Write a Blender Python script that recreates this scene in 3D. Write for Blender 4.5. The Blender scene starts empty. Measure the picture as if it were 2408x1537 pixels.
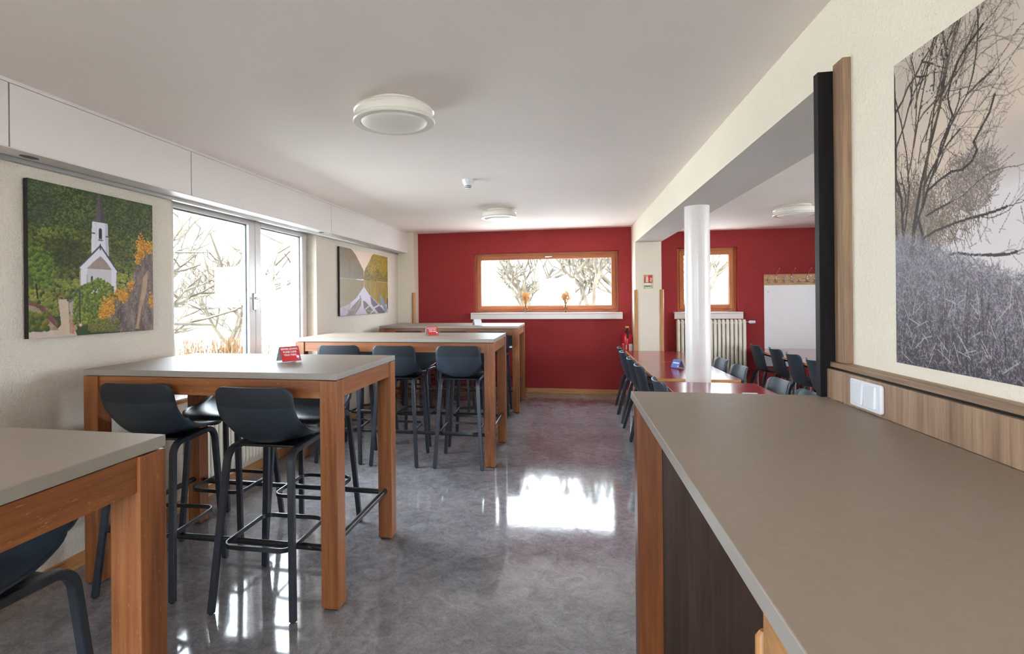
import bpy, bmesh, math, random
import numpy as np
from mathutils import Vector, Matrix

random.seed(7); np.random.seed(7)
S = bpy.context.scene
COL = S.collection

# ------------------------------------------------------------------ camera
CAM_H = 1.436
F_PX, CX, CY, ROLL, YAW = 1254.0, 1095.0, 705.3, 0.0093, math.atan(245.0 / 1254.0)
cd = bpy.data.cameras.new('camera'); cam = bpy.data.objects.new('camera', cd); COL.objects.link(cam)
cd.sensor_fit = 'HORIZONTAL'; cd.sensor_width = 36.0; cd.lens = F_PX / 2408.0 * 36.0
cd.shift_x = (1204.0 - CX) / 2408.0; cd.shift_y = -(768.5 - CY) / 2408.0
cd.clip_start = 0.02; cd.clip_end = 300
fw = Vector((-math.sin(YAW), math.cos(YAW), 0)); rt = Vector((math.cos(YAW), math.sin(YAW), 0)); up = Vector((0, 0, 1))
ax = rt * math.cos(ROLL) - up * math.sin(ROLL); ay = rt * math.sin(ROLL) + up * math.cos(ROLL); az = -fw
cam.matrix_world = Matrix(((ax.x, ay.x, az.x, 0), (ax.y, ay.y, az.y, 0), (ax.z, ay.z, az.z, CAM_H), (0, 0, 0, 1)))
S.camera = cam

# ------------------------------------------------------------------ world, exposure
W = bpy.data.worlds.new('sky'); S.world = W; W.use_nodes = True
bg = W.node_tree.nodes['Background']; bg.inputs[0].default_value = (0.80, 0.90, 1.0, 1); bg.inputs[1].default_value = 9.0
S.view_settings.view_transform = 'Standard'; S.view_settings.look = 'None'
S.view_settings.gamma = 1.0; S.view_settings.use_curve_mapping = False
S.view_settings.exposure = 1.72
S.cycles.use_denoising = True
S.cycles.max_bounces = 10; S.cycles.diffuse_bounces = 6; S.cycles.glossy_bounces = 5
S.cycles.transparent_max_bounces = 12; S.cycles.transmission_bounces = 8
S.cycles.caustics_reflective = False; S.cycles.caustics_refractive = False
S.cycles.sample_clamp_indirect = 6.0

def portal(name, loc, rot, sx, sy):
    l = bpy.data.lights.new(name, 'AREA'); l.shape = 'RECTANGLE'; l.size = sx; l.size_y = sy
    l.cycles.is_portal = True
    o = bpy.data.objects.new(name, l); COL.objects.link(o); o.location = loc; o.rotation_euler = rot

PI = math.pi
portal('daylight_portal', (-3.0, 4.22, 1.48), (0, -PI / 2, 0), 1.4, 2.1)
portal('daylight_portal', (-3.0, -1.35, 1.48), (0, -PI / 2, 0), 1.4, 2.1)
portal('daylight_portal', (-0.38, 8.6, 1.7), (-PI / 2, 0, 0), 2.2, 0.95)
portal('daylight_portal', (1.96, 8.6, 1.7), (-PI / 2, 0, 0), 0.85, 0.95)
portal('daylight_portal', (-0.45, -3.3, 1.65), (PI / 2, 0, 0), 1.3, 1.1)
portal('daylight_portal', (5.3, 3.55, 1.52), (0, PI / 2, 0), 1.25, 1.9)

# ------------------------------------------------------------------ material helpers
def new_mat(name):
    m = bpy.data.materials.new(name); m.use_nodes = True
    nt = m.node_tree; b = nt.nodes['Principled BSDF']
    return m, nt, b

def N(nt, t, **kw):
    n = nt.nodes.new(t)
    for k, v in kw.items(): setattr(n, k, v)
    return n

def coords(nt, scale=(1, 1, 1)):
    tc = N(nt, 'ShaderNodeTexCoord'); mp = N(nt, 'ShaderNodeMapping'); mp.inputs['Scale'].default_value = scale
    nt.links.new(tc.outputs['Object'], mp.inputs['Vector']); return mp.outputs['Vector']

def noise(nt, vec, scale, detail=4, rough=0.55, dist=0.0):
    n = N(nt, 'ShaderNodeTexNoise'); n.inputs['Scale'].default_value = scale; n.inputs['Detail'].default_value = detail
    n.inputs['Roughness'].default_value = rough; n.inputs['Distortion'].default_value = dist
    nt.links.new(vec, n.inputs['Vector']); return n.outputs['Fac']

def ramp(nt, fac, stops):
    r = N(nt, 'ShaderNodeValToRGB'); e = r.color_ramp.elements
    while len(e) < len(stops): e.new(0.5)
    for i, (p, c) in enumerate(stops): e[i].position = p; e[i].color = (*c, 1)
    nt.links.new(fac, r.inputs['Fac']); return r.outputs['Color']

def mixc(nt, a, b, fac, mode='MIX'):
    m = N(nt, 'ShaderNodeMix', data_type='RGBA', blend_type=mode)
    for s, v in ((0, fac), (6, a), (7, b)):
        if hasattr(v, 'links') or hasattr(v, 'is_linked'): nt.links.new(v, m.inputs[s])
        else: m.inputs[s].default_value = v if s == 0 else (*v, 1)
    return m.outputs[2]

def bump(nt, b, fac, strength, dist=0.01):
    n = N(nt, 'ShaderNodeBump'); n.inputs['Strength'].default_value = strength; n.inputs['Distance'].default_value = dist
    nt.links.new(fac, n.inputs['Height']); nt.links.new(n.outputs['Normal'], b.inputs['Normal'])

def plain(name, col, rough=0.5, metal=0.0, var=0.04, vscale=6, bscale=0, bstr=0.0, spec=0.5, coat=0.0):
    m, nt, b = new_mat(name)
    v = coords(nt)
    f = noise(nt, v, vscale, 3)
    c2 = tuple(max(0, x * (1 - var)) for x in col); c1 = tuple(min(1, x * (1 + var)) for x in col)
    nt.links.new(ramp(nt, f, [(0.3, c2), (0.7, c1)]), b.inputs['Base Color'])
    b.inputs['Roughness'].default_value = rough; b.inputs['Metallic'].default_value = metal
    b.inputs['Specular IOR Level'].default_value = spec
    if coat: b.inputs['Coat Weight'].default_value = coat; b.inputs['Coat Roughness'].default_value = 0.05
    if bscale: bump(nt, b, noise(nt, v, bscale, 4), bstr, 0.004)
    return m

def plaster(name, col, bstr=0.55, scale=95, speck=0.0, dist=0.006):
    m, nt, b = new_mat(name); v = coords(nt)
    f1 = noise(nt, v, 1.2, 3); c = ramp(nt, f1, [(0.3, tuple(x * .96 for x in col)), (0.7, col)])
    f2 = noise(nt, v, scale, 3, 0.6, 0.6)
    if speck:
        f3 = noise(nt, v, 150, 2)
        c = mixc(nt, c, tuple(x * (1 - speck) for x in col), ramp(nt, f3, [(0.68, (0, 0, 0)), (0.74, (1, 1, 1))]))
    nt.links.new(c, b.inputs['Base Color']); b.inputs['Roughness'].default_value = 0.85
    b.inputs['Specular IOR Level'].default_value = 0.25
    bump(nt, b, f2, bstr, dist); return m

def wood(name, dark, mid, light, axis='z', rough=0.42, fine=70, coarse=9, fleck=None, stretch=22):
    m, nt, b = new_mat(name)
    s = [1, 1, 1]; s['xyz'.index(axis)] = 1.0 / stretch
    v = coords(nt, tuple(s))
    f1 = noise(nt, v, fine, 5, 0.65); f2 = noise(nt, v, coarse, 4, 0.55, 1.2)
    c = ramp(nt, f2, [(0.28, dark), (0.5, mid), (0.74, light)])
    g = ramp(nt, f1, [(0.32, (0.55, 0.46, 0.40)), (0.6, (1, 1, 1))])
    c = mixc(nt, c, g, 0.75, 'MULTIPLY')
    if fleck:
        s2 = [1, 1, 1]; s2['xyz'.index(axis)] = 0.25
        f3 = noise(nt, coords(nt, tuple(s2)), 190, 2, 0.5)
        c = mixc(nt, c, fleck, ramp(nt, f3, [(0.66, (0, 0, 0)), (0.74, (.7, .7, .7))]))
    nt.links.new(c, b.inputs['Base Color']); b.inputs['Roughness'].default_value = rough
    bump(nt, b, f1, 0.12, 0.002); return m

def woodset(name, *a, **k): return {ax: wood(name + '_' + ax, *a, axis=ax, **k) for ax in 'xyz'}

def glassy(name, tint=(1, 1, 1), rough=0.0):
    m = bpy.data.materials.new(name); m.use_nodes = True; nt = m.node_tree; nt.nodes.clear()
    out = N(nt, 'ShaderNodeOutputMaterial'); mx = N(nt, 'ShaderNodeMixShader'); tr = N(nt, 'ShaderNodeBsdfTransparent')
    gl = N(nt, 'ShaderNodeBsdfGlossy'); lw = N(nt, 'ShaderNodeLayerWeight'); lw.inputs['Blend'].default_value = 0.5
    pw = N(nt, 'ShaderNodeMath', operation='POWER'); pw.inputs[1].default_value = 5.0
    mr = N(nt, 'ShaderNodeMapRange'); mr.inputs['To Min'].default_value = 0.03; mr.inputs['To Max'].default_value = 0.9
    nt.links.new(lw.outputs['Facing'], pw.inputs[0]); nt.links.new(pw.outputs[0], mr.inputs['Value'])
    tr.inputs['Color'].default_value = (*tint, 1); gl.inputs['Roughness'].default_value = rough
    nt.links.new(mr.outputs[0], mx.inputs[0]); nt.links.new(tr.outputs[0], mx.inputs[1]); nt.links.new(gl.outputs[0], mx.inputs[2])
    nt.links.new(mx.outputs[0], out.inputs['Surface']); return m

M = {}
M['plaster'] = plaster('plaster_cream', (0.72, 0.645, 0.545), 0.9, 85, 0.0, 0.012)
M['plaster_fine'] = plaster('plaster_light', (0.82, 0.75, 0.625), 0.6, 70, 0.25, 0.006)
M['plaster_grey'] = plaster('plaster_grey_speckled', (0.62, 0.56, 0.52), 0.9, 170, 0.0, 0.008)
M['red'] = plaster('plaster_red', (0.37, 0.042, 0.045), 0.9, 80, 0.0, 0.010)
M['ceiling'] = plain('ceiling_paint', (0.86, 0.785, 0.745), 0.75, var=0.02, vscale=1.5, spec=0.2)
M['panel'] = plain('white_laminate', (0.68, 0.63, 0.61), 0.38, var=0.02, vscale=2)
M['rail'] = plain('aluminium', (0.42, 0.41, 0.40), 0.35, 0.9)
M['pvc'] = plain('white_pvc', (0.62, 0.585, 0.56), 0.28, var=0.01)
M['gasket'] = plain('dark_gasket', (0.06, 0.06, 0.065), 0.5)
M['radiator'] = plain('radiator_enamel', (0.84, 0.79, 0.68), 0.3, var=0.01)
M['colpaint'] = plain('column_paint', (0.76, 0.71, 0.68), 0.25, var=0.02, vscale=3)
M['oak'] = woodset('stained_oak', (0.18, 0.055, 0.017), (0.32, 0.112, 0.034), (0.42, 0.165, 0.058), rough=0.40, fleck=(0.48, 0.22, 0.09))
M['oakshade'] = woodset('dark_stained_oak', (0.11, 0.030, 0.007), (0.19, 0.056, 0.013), (0.26, 0.085, 0.022), rough=0.4)  # table oak darkened: shade on the counter leg put into its colour
M['beech'] = woodset('beech', (0.48, 0.22, 0.07), (0.58, 0.29, 0.10), (0.66, 0.36, 0.14), rough=0.4)
M['winwood'] = woodset('window_wood', (0.44, 0.125, 0.030), (0.54, 0.17, 0.044), (0.62, 0.22, 0.062), rough=0.35)
M['grayoak'] = woodset('grey_oak_laminate', (0.22, 0.135, 0.080), (0.35, 0.225, 0.135), (0.45, 0.305, 0.195), rough=0.5, fine=90, coarse=14)
M['darkoak'] = woodset('dark_oak_laminate', (0.034, 0.018, 0.012), (0.058, 0.031, 0.021), (0.088, 0.049, 0.033), rough=0.45)
M['blackoak'] = woodset('black_laminate', (0.007, 0.006, 0.006), (0.010, 0.009, 0.009), (0.017, 0.014, 0.013), rough=0.4)
for _m in M['blackoak'].values():
    _b = _m.node_tree.nodes['Principled BSDF']; _b.inputs['Specular IOR Level'].default_value = 0.15; _b.inputs['Roughness'].default_value = 0.55
M['laminate'] = plain('grey_laminate', (0.305, 0.245, 0.195), 0.48, var=0.03, vscale=40, bscale=700, bstr=0.03, spec=0.2)
M['lamedge'] = plain('grey_laminate_edge', (0.31, 0.275, 0.24), 0.42, var=0.02)
M['blackplastic'] = plain('black_plastic', (0.027, 0.039, 0.055), 0.42, var=0.05, bscale=900, bstr=0.05)
M['blackupper'] = plain('black_plastic_upper', (0.015, 0.020, 0.027), 0.5, var=0.05, bscale=900, bstr=0.08)  # upper band of the stool back, darker and rougher than the shell
M['blackwood'] = plain('black_stained_ply', (0.026, 0.031, 0.043), 0.36, var=0.2, vscale=30)
M['blackmetal'] = plain('black_metal', (0.016, 0.018, 0.021), 0.28, 0.0, var=0.05)
M['rubber'] = plain('rubber', (0.015, 0.015, 0.015), 0.8)
M['redlam'] = plain('red_laminate', (0.20, 0.018, 0.022), 0.16, var=0.12, vscale=60)
M['steel'] = plain('chrome', (0.62, 0.62, 0.64), 0.2, 1.0)
M['white'] = plain('white_plastic', (0.74, 0.75, 0.79), 0.25, var=0.01)
M['whiteboard'] = plain('whiteboard_enamel', (0.80, 0.78, 0.80), 0.3, var=0.01)
M['lampwhite'] = plain('lamp_enamel', (0.84, 0.81, 0.74), 0.22, var=0.01)
M['lampglass'] = plain('lamp_prismatic_glass', (0.86, 0.84, 0.78), 0.35, var=0.02, bscale=260, bstr=0.25)
M['black'] = plain('black_edge', (0.012, 0.011, 0.010), 0.5)
M['signred'] = plain('print_red', (0.62, 0.035, 0.035), 0.4, var=0.02)
M['signblue'] = plain('print_blue', (0.10, 0.21, 0.62), 0.4, var=0.05)
M['paper'] = plain('white_paper', (0.84, 0.84, 0.86), 0.5, var=0.01)
M['exred'] = plain('extinguisher_red', (0.58, 0.012, 0.018), 0.22, var=0.01)
M['yellow'] = plain('yellow_plastic', (0.80, 0.45, 0.03), 0.4)
M['lumi'] = plain('luminous_plate', (0.62, 0.62, 0.40), 0.4, var=0.02)
M['green'] = plain('print_green', (0.05, 0.11, 0.03), 0.5)
M['brown'] = plain('print_brown', (0.30, 0.20, 0.10), 0.5)
M['straw'] = plain('dried_grass', (0.66, 0.40, 0.15), 0.8, var=0.35, vscale=120)
M['glass'] = glassy('window_glass', (0.96, 0.97, 0.97))
M['acrylic'] = glassy('clear_acrylic', (0.93, 0.94, 0.96), 0.05)
M['vase'] = glassy('vase_glass', (0.86, 0.86, 0.83), 0.02)
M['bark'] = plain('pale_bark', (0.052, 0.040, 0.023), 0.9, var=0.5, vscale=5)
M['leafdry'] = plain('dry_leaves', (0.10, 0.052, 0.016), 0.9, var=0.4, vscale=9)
M['ground'] = plain('sunlit_ground', (0.78, 0.75, 0.69), 0.95, var=0.1, vscale=0.5)  # paled so the colour carries sunlight lying on the ground
M['paving'] = plain('dark_paving', (0.07, 0.07, 0.068), 0.9, var=0.15, vscale=4)  # dark tone stands for the shadow of the house
M['outside'] = plain('render_white', (0.75, 0.74, 0.70), 0.9)
M['roof'] = plain('roof_tile', (0.40, 0.20, 0.14), 0.8, var=0.2)

def floor_mat():
    m, nt, b = new_mat('linoleum_marbled'); v = coords(nt)
    f1 = noise(nt, v, 1.6, 5, 0.6, 0.8); f2 = noise(nt, v, 9, 6, 0.7, 1.5); f3 = noise(nt, v, 45, 4, 0.6, 2.0)
    c = ramp(nt, f1, [(0.32, (0.185, 0.18, 0.19)), (0.68, (0.285, 0.285, 0.305))])
    c = mixc(nt, c, ramp(nt, f2, [(0.34, (0.62, 0.58, 0.55)), (0.62, (1.12, 1.12, 1.14))]), 0.8, 'MULTIPLY')
    c = mixc(nt, c, ramp(nt, f3, [(0.36, (0.72, 0.68, 0.66)), (0.62, (1.10, 1.10, 1.10))]), 0.7, 'MULTIPLY')
    nt.links.new(c, b.inputs['Base Color'])
    r = N(nt, 'ShaderNodeMapRange'); r.inputs['To Min'].default_value = 0.045; r.inputs['To Max'].default_value = 0.11
    nt.links.new(f2, r.inputs['Value']); nt.links.new(r.outputs[0], b.inputs['Roughness'])
    b.inputs['Specular IOR Level'].default_value = 0.6
    bump(nt, b, noise(nt, v, 28, 3, 0.5), 0.03, 0.004); return m
M['floor'] = floor_mat()

def print_mat(name, rough=0.45):
    m, nt, b = new_mat(name)
    a = N(nt, 'ShaderNodeVertexColor'); a.layer_name = 'print'
    nt.links.new(a.outputs['Color'], b.inputs['Base Color']); b.inputs['Roughness'].default_value = rough
    b.inputs['Specular IOR Level'].default_value = 0.3
    return m
M['print'] = print_mat('canvas_print')

# ------------------------------------------------------------------ geometry helpers
class MB:
    def __init__(s): s.v = []; s.f = []; s.mi = []
    def add(s, vs, fs, mi=0):
        o = len(s.v); s.v += [tuple(p) for p in vs]; s.f += [tuple(i + o for i in f) for f in fs]; s.mi += [mi] * len(fs); return s
    def box(s, x0, x1, y0, y1, z0, z1, mi=0):
        if x1 < x0: x0, x1 = x1, x0
        if y1 < y0: y0, y1 = y1, y0
        if z1 < z0: z0, z1 = z1, z0
        v = [(x0, y0, z0), (x1, y0, z0), (x1, y1, z0), (x0, y1, z0), (x0, y0, z1), (x1, y0, z1), (x1, y1, z1), (x0, y1, z1)]
        return s.add(v, [(0, 3, 2, 1), (4, 5, 6, 7), (0, 1, 5, 4), (1, 2, 6, 5), (2, 3, 7, 6), (3, 0, 4, 7)], mi)
    def hexa(s, v, mi=0):
        return s.add(v, [(0, 3, 2, 1), (4, 5, 6, 7), (0, 1, 5, 4), (1, 2, 6, 5), (2, 3, 7, 6), (3, 0, 4, 7)], mi)
    def quad(s, a, b, c, d, mi=0): return s.add([a, b, c, d], [(0, 1, 2, 3)], mi)
    def poly(s, pts, mi=0): return s.add(pts, [tuple(range(len(pts)))], mi)
    def extrude(s, pts, d, mi=0):
        d = Vector(d); n = len(pts); a = [Vector(p) for p in pts]; b = [p + d for p in a]
        fs = [tuple(range(n))[::-1], tuple(range(n, 2 * n))] + [(i, (i + 1) % n, n + (i + 1) % n, n + i) for i in range(n)]
        return s.add([tuple(p) for p in a + b], fs, mi)
    def lathe(s, prof, n=32, c=(0, 0, 0), mi=0, cap=True):
        vs = []; fs = []; m = len(prof)
        for i in range(n):
            t = 2 * PI * i / n
            for r, z in prof: vs.append((c[0] + r * math.cos(t), c[1] + r * math.sin(t), c[2] + z))
        for i in range(n):
            j = (i + 1) % n
            for k in range(m - 1): fs.append((i * m + k, j * m + k, j * m + k + 1, i * m + k + 1))
        if cap:
            if prof[0][0] > 1e-5: fs.append(tuple(i * m for i in range(n))[::-1])
            if prof[-1][0] > 1e-5: fs.append(tuple(i * m + m - 1 for i in range(n)))
        return s.add(vs, fs, mi)
    def sweep(s, path, prof, closed=False, upv=None, mi=0, scale=None):
        # prof: list of (a, b): a along side vector, b along normal
        P = [Vector(p) for p in path]; n = len(P); k = len(prof); vs = []
        nrm = Vector(upv) if upv is not None else None
        side_prev = None
        for i in range(n):
            if closed: t = (P[(i + 1) % n] - P[i - 1])
            else: t = P[min(i + 1, n - 1)] - P[max(i - 1, 0)]
            t.normalize()
            if nrm is not None: side = nrm - t * nrm.dot(t)
            else:
                if side_prev is None:
                    h = Vector((0, 0, 1)) if abs(t.z) < .9 else Vector((1, 0, 0))
                    side = h - t * h.dot(t)
                else: side = side_prev - t * side_prev.dot(t)
            side.normalize(); side_prev = side; b = t.cross(side)
            sc = scale[i] if scale else 1.0
            for a_, b_ in prof: vs.append(tuple(P[i] + side * a_ * sc + b * b_ * sc))
        fs = []
        for i in range(n if closed else n - 1):
            j = (i + 1) % n
            for q in range(k): fs.append((i * k + q, i * k + (q + 1) % k, j * k + (q + 1) % k, j * k + q))
        if not closed: fs += [tuple(range(k))[::-1], tuple(range((n - 1) * k, n * k))]
        return s.add(vs, fs, mi)
    def tube(s, path, r, n=8, closed=False, mi=0):
        rr = r if isinstance(r, (list, tuple)) else [r] * len(path)
        return s.sweep(path, [(math.cos(2 * PI * i / n), math.sin(2 * PI * i / n)) for i in range(n)], closed, None, mi, rr)
    def mesh(s, name, mats, smooth=False):
        me = bpy.data.meshes.new(name); me.from_pydata(s.v, [], s.f); me.validate()
        for m in (mats if isinstance(mats, (list, tuple)) else [mats]): me.materials.append(m)
        if any(s.mi) and len(s.mi) == len(me.polygons): me.polygons.foreach_set('material_index', s.mi)
        bm = bmesh.new(); bm.from_mesh(me); bmesh.ops.recalc_face_normals(bm, faces=bm.faces); bm.to_mesh(me); bm.free()
        if smooth: me.polygons.foreach_set('use_smooth', [True] * len(me.polygons))
        me.update(); return me
    def build(s, name, mats, parent=None, loc=None, rot=None, smooth=False, bevel=0, angle=None):
        o = bpy.data.objects.new(name, s.mesh(name, mats, smooth)); COL.objects.link(o)
        if parent: o.parent = parent
        if loc: o.location = loc
        if rot: o.rotation_euler = rot
        if bevel:
            b = o.modifiers.new('bevel', 'BEVEL'); b.width = bevel; b.segments = 2; b.limit_method = 'ANGLE'; b.angle_limit = 0.6
        if angle: smooth_by_angle(o, angle)
        return o

def smooth_by_angle(o, deg):
    me = o.data; bm = bmesh.new(); bm.from_mesh(me)
    for f in bm.faces: f.smooth = True
    for e in bm.edges: e.smooth = e.calc_face_angle(0.0) < math.radians(deg)
    bm.to_mesh(me); bm.free()

def tag(o, label=None, cat=None, group=None, kind=None):
    if label: o['label'] = label
    if cat: o['category'] = cat
    if group: o['group'] = group
    if kind: o['kind'] = kind
    return o

def thing(name, label, cat, loc=(0, 0, 0), rz=0, group=None, kind=None):
    o = bpy.data.objects.new(name, None); COL.objects.link(o); o.location = loc; o.rotation_euler = (0, 0, rz)
    o.empty_display_size = 0.1
    return tag(o, label, cat, group, kind)

def struct(o): o['kind'] = 'structure'; return o

def dup(root, loc, rz, label=None, group=None):
    def cp(o, par):
        c = o.copy(); COL.objects.link(c); c.parent = par
        for ch in o.children: cp(ch, c)
        return c
    r = cp(root, None); r.location = loc; r.rotation_euler = (0, 0, rz)
    if label: r['label'] = label
    if group: r['group'] = group
    return r

def arc_path(pts, r, seg=6, closed=False):
    out = []; n = len(pts); P = [Vector(p) for p in pts]
    for i in range(n):
        if not closed and i in (0, n - 1): out.append(P[i]); continue
        a, b, c = P[i - 1], P[i], P[(i + 1) % n]
        d1 = (a - b).normalized(); d2 = (c - b).normalized(); ang = d1.angle(d2); t = r / math.tan(ang / 2)
        p1 = b + d1 * t; p2 = b + d2 * t; cen = b + (d1 + d2).normalized() * (r / math.sin(ang / 2))
        v1 = p1 - cen; v2 = p2 - cen; tot = v1.angle(v2); axis = v1.cross(v2).normalized()
        for k in range(seg + 1): out.append(cen + Matrix.Rotation(tot * k / seg, 3, axis) @ v1)
    return out

def rrect(hx, hy, r, seg=5):
    return [Vector((p.x, p.y)) for p in arc_path([(hx, -hy, 0), (hx, hy, 0), (-hx, hy, 0), (-hx, -hy, 0)], r, seg, True)]

RECT = lambda a, b, c=0.003: [(a - c, b), (a, b - c), (a, -b + c), (a - c, -b), (-a + c, -b), (-a, -b + c), (-a, b - c), (-a + c, b)]

def text(s, size, mat, parent, loc, rot, ext=0.0003, align='CENTER', bold=0.0, sx=1.0, name='lettering'):
    cu = bpy.data.curves.new(name, 'FONT'); cu.body = s; cu.size = size; cu.extrude = ext; cu.align_x = align; cu.align_y = 'CENTER'
    cu.offset = bold; cu.resolution_u = 2; cu.materials.append(mat)
    tmp = bpy.data.objects.new('tmp_text', cu); COL.objects.link(tmp); bpy.context.view_layer.update()
    me = bpy.data.meshes.new_from_object(tmp.evaluated_get(bpy.context.evaluated_depsgraph_get())); me.name = name
    bpy.data.objects.remove(tmp); bpy.data.curves.remove(cu)
    o = bpy.data.objects.new(name, me); COL.objects.link(o); o.parent = parent; o.location = loc; o.rotation_euler = rot; o.scale = (sx, 1, 1)
    return o

YB = 8.264                                    # red wall
H = CAM_H
def zt(z, y): return H + (z - H) * (1 - 0.00695 * (YB - y))   # the ceiling falls slightly towards the camera
XL = -2.65                                    # left wall
Y0 = -3.0

# ------------------------------------------------------------------ the setting
fl = struct(MB().box(XL - 0.3, 5.3, Y0 - .3, YB + .3, -0.15, 0).build('floor', M['floor']))

def wall_panels(mb, u0, u1, z0, z1, holes, emit):
    """split a wall rectangle around rectangular holes; emit(ua, ub, za, zb)"""
    us = sorted({u0, u1, *[h[0] for h in holes], *[h[1] for h in holes]})
    for a, b in zip(us[:-1], us[1:]):
        segs = [(z0, z1)]
        for h in holes:
            if h[0] <= a + 1e-6 and h[1] >= b - 1e-6:
                ns = []
                for s0, s1 in segs:
                    if h[2] > s0: ns.append((s0, min(s1, h[2])))
                    if h[3] < s1: ns.append((max(s0, h[3]), s1))
                segs = ns
        for s0, s1 in segs: emit(a, b, s0, s1)

ZTOP = 2.62
mb = MB(); wall_panels(mb, Y0, YB + .3, 0, ZTOP, [(3.17, 5.28, 0.79, 2.26), (-2.4, -0.3, 0.79, 2.26)],
                       lambda a, b, c, d: mb.box(XL - .3, XL, a, b, c, d))
struct(mb.build('wall_left', M['plaster']))
W1 = (-1.475, 0.722, 1.238, 2.162); W2 = (1.55, 2.37, 1.236, 2.166)
mb = MB(); wall_panels(mb, XL, 5.3, 0, ZTOP, [W1, W2], lambda a, b, c, d: mb.box(a, b, YB, YB + .3, c, d))
struct(mb.build('wall_back', M['red']))
# right wall beside the camera and the beam that continues it over the opening
xw = lambda y: 0.888 + 0.0022 * y
mb = MB(); mb.hexa([(xw(Y0), Y0, 0), (1.26, Y0, 0), (1.26, 1.985, 0), (xw(1.985), 1.985, 0), (xw(Y0), Y0, ZTOP), (1.26, Y0, ZTOP), (1.26, 1.985, ZTOP), (xw(1.985), 1.985, ZTOP)])
struct(mb.build('wall_right', M['plaster_fine']))
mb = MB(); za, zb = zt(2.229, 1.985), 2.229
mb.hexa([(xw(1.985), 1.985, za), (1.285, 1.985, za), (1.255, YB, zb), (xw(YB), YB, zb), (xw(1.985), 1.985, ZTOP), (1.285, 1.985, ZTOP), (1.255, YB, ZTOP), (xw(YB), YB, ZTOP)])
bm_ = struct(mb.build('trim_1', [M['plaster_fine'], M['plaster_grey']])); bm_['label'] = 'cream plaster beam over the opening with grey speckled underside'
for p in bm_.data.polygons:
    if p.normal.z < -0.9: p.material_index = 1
struct(MB().box(0.906, 1.257, 7.815, YB, 0, 2.229).build('wall_pillar', M['plaster_fine']))
struct(MB().box(XL, -2.386, 8.01, YB, 0, ZTOP).build('wall_pilaster', M['plaster_fine']))
# ceilings
def slab(name, x0, x1, y0, y1, z, m):
    return struct(MB().hexa([(x0, y0, zt(z, y0)), (x1, y0, zt(z, y0)), (x1, y1, zt(z, y1)), (x0, y1, zt(z, y1)), (x0, y0, 2.8), (x1, y0, 2.8), (x1, y1, 2.8), (x0, y1, 2.8)]).build(name, m))
slab('ceiling', XL - .3, 1.0, Y0 - .3, YB + .3, 2.504, M['ceiling'])
slab('ceiling_right', 1.2, 5.3, Y0 - .3, YB + .3, 2.408, M['ceiling'])
# unseen rest of the two rooms
mb = MB(); wall_panels(mb, XL - .3, 1.26, 0, ZTOP, [(-1.1, 0.2, 1.1, 2.2)], lambda a, b, c, d: mb.box(a, b, Y0 - .3, Y0, c, d))  # opening added to bring in light from behind the camera
struct(mb.build('wall_rear', M['plaster']))
mb = MB(); wall_panels(mb, 0.2, YB + .3, 0, ZTOP, [(2.6, 4.5, 0.9, 2.15)], lambda a, b, c, d: mb.box(5.0, 5.3, a, b, c, d))  # opening added to light the right room from the side
struct(mb.build('wall_far_right', M['plaster']))
struct(MB().box(1.26, 5.3, -0.1, 0.2, 0, ZTOP).build('wall_near_right', M['plaster']))

# baseboards
def baseboard(name, x0, x1, y0, y1):
    struct(MB().box(x0, x1, y0, y1, 0, 0.075).build(name, M['beech']['x' if abs(x1 - x0) > abs(y1 - y0) else 'y'], bevel=0.004))
baseboard('baseboard_left', XL, XL + 0.02, Y0, 8.01)
baseboard('baseboard_back', -2.386, 0.906, YB - 0.02, YB)
baseboard('baseboard_back_right', 1.257, 5.0, YB - 0.02, YB)
baseboard('baseboard_pilaster', XL, -2.386, 7.99, 8.01)

# round column under the beam
COLX, COLY = 1.062, 4.81
col = struct(MB().lathe([(0.1, 0), (0.1, zt(2.229, COLY))], 48, (COLX, COLY, 0)).build('trim_2', M['colpaint'], angle=40))
col['label'] = 'round white painted column standing between the red tables'

# soffit box with removable white panels on the left wall
sof = bpy.data.objects.new('trim_3', None); COL.objects.link(sof); struct(sof); sof['label'] = 'white shutter box with flush panels along the left wall'
XS = -2.48
def soffit_piece(name, ya, yb, zlo, zhi, x0, x1, m):
    MB().hexa([(x0, ya, zt(zlo, ya)), (x1, ya, zt(zlo, ya)), (x1, yb, zt(zlo, yb)), (x0, yb, zt(zlo, yb)), (x0, ya, zt(zhi, ya)), (x1, ya, zt(zhi, ya)), (x1, yb, zt(zhi, yb)), (x0, yb, zt(zhi, yb))]).build(name, m, sof, bevel=0.0015)
joints = [-1.2, 0.4, 1.972, 3.155, 5.29, 8.008]
for a, b in zip(joints[:-1], joints[1:]):
    soffit_piece('panel', a + 0.004, b - 0.003, 2.181, 2.484, XS - 0.016, XS, M['panel'])
soffit_piece('top_rail', -1.2, 8.009, 2.486, 2.506, XS - 0.02, XS + 0.001, M['panel'])
soffit_piece('underside', -1.2, 8.009, 2.176, 2.181, XL + 0.035, XS, M['panel'])
soffit_piece('core', -1.2, 8.009, 2.19, 2.48, XL, XS - 0.018, M['gasket'])
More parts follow.
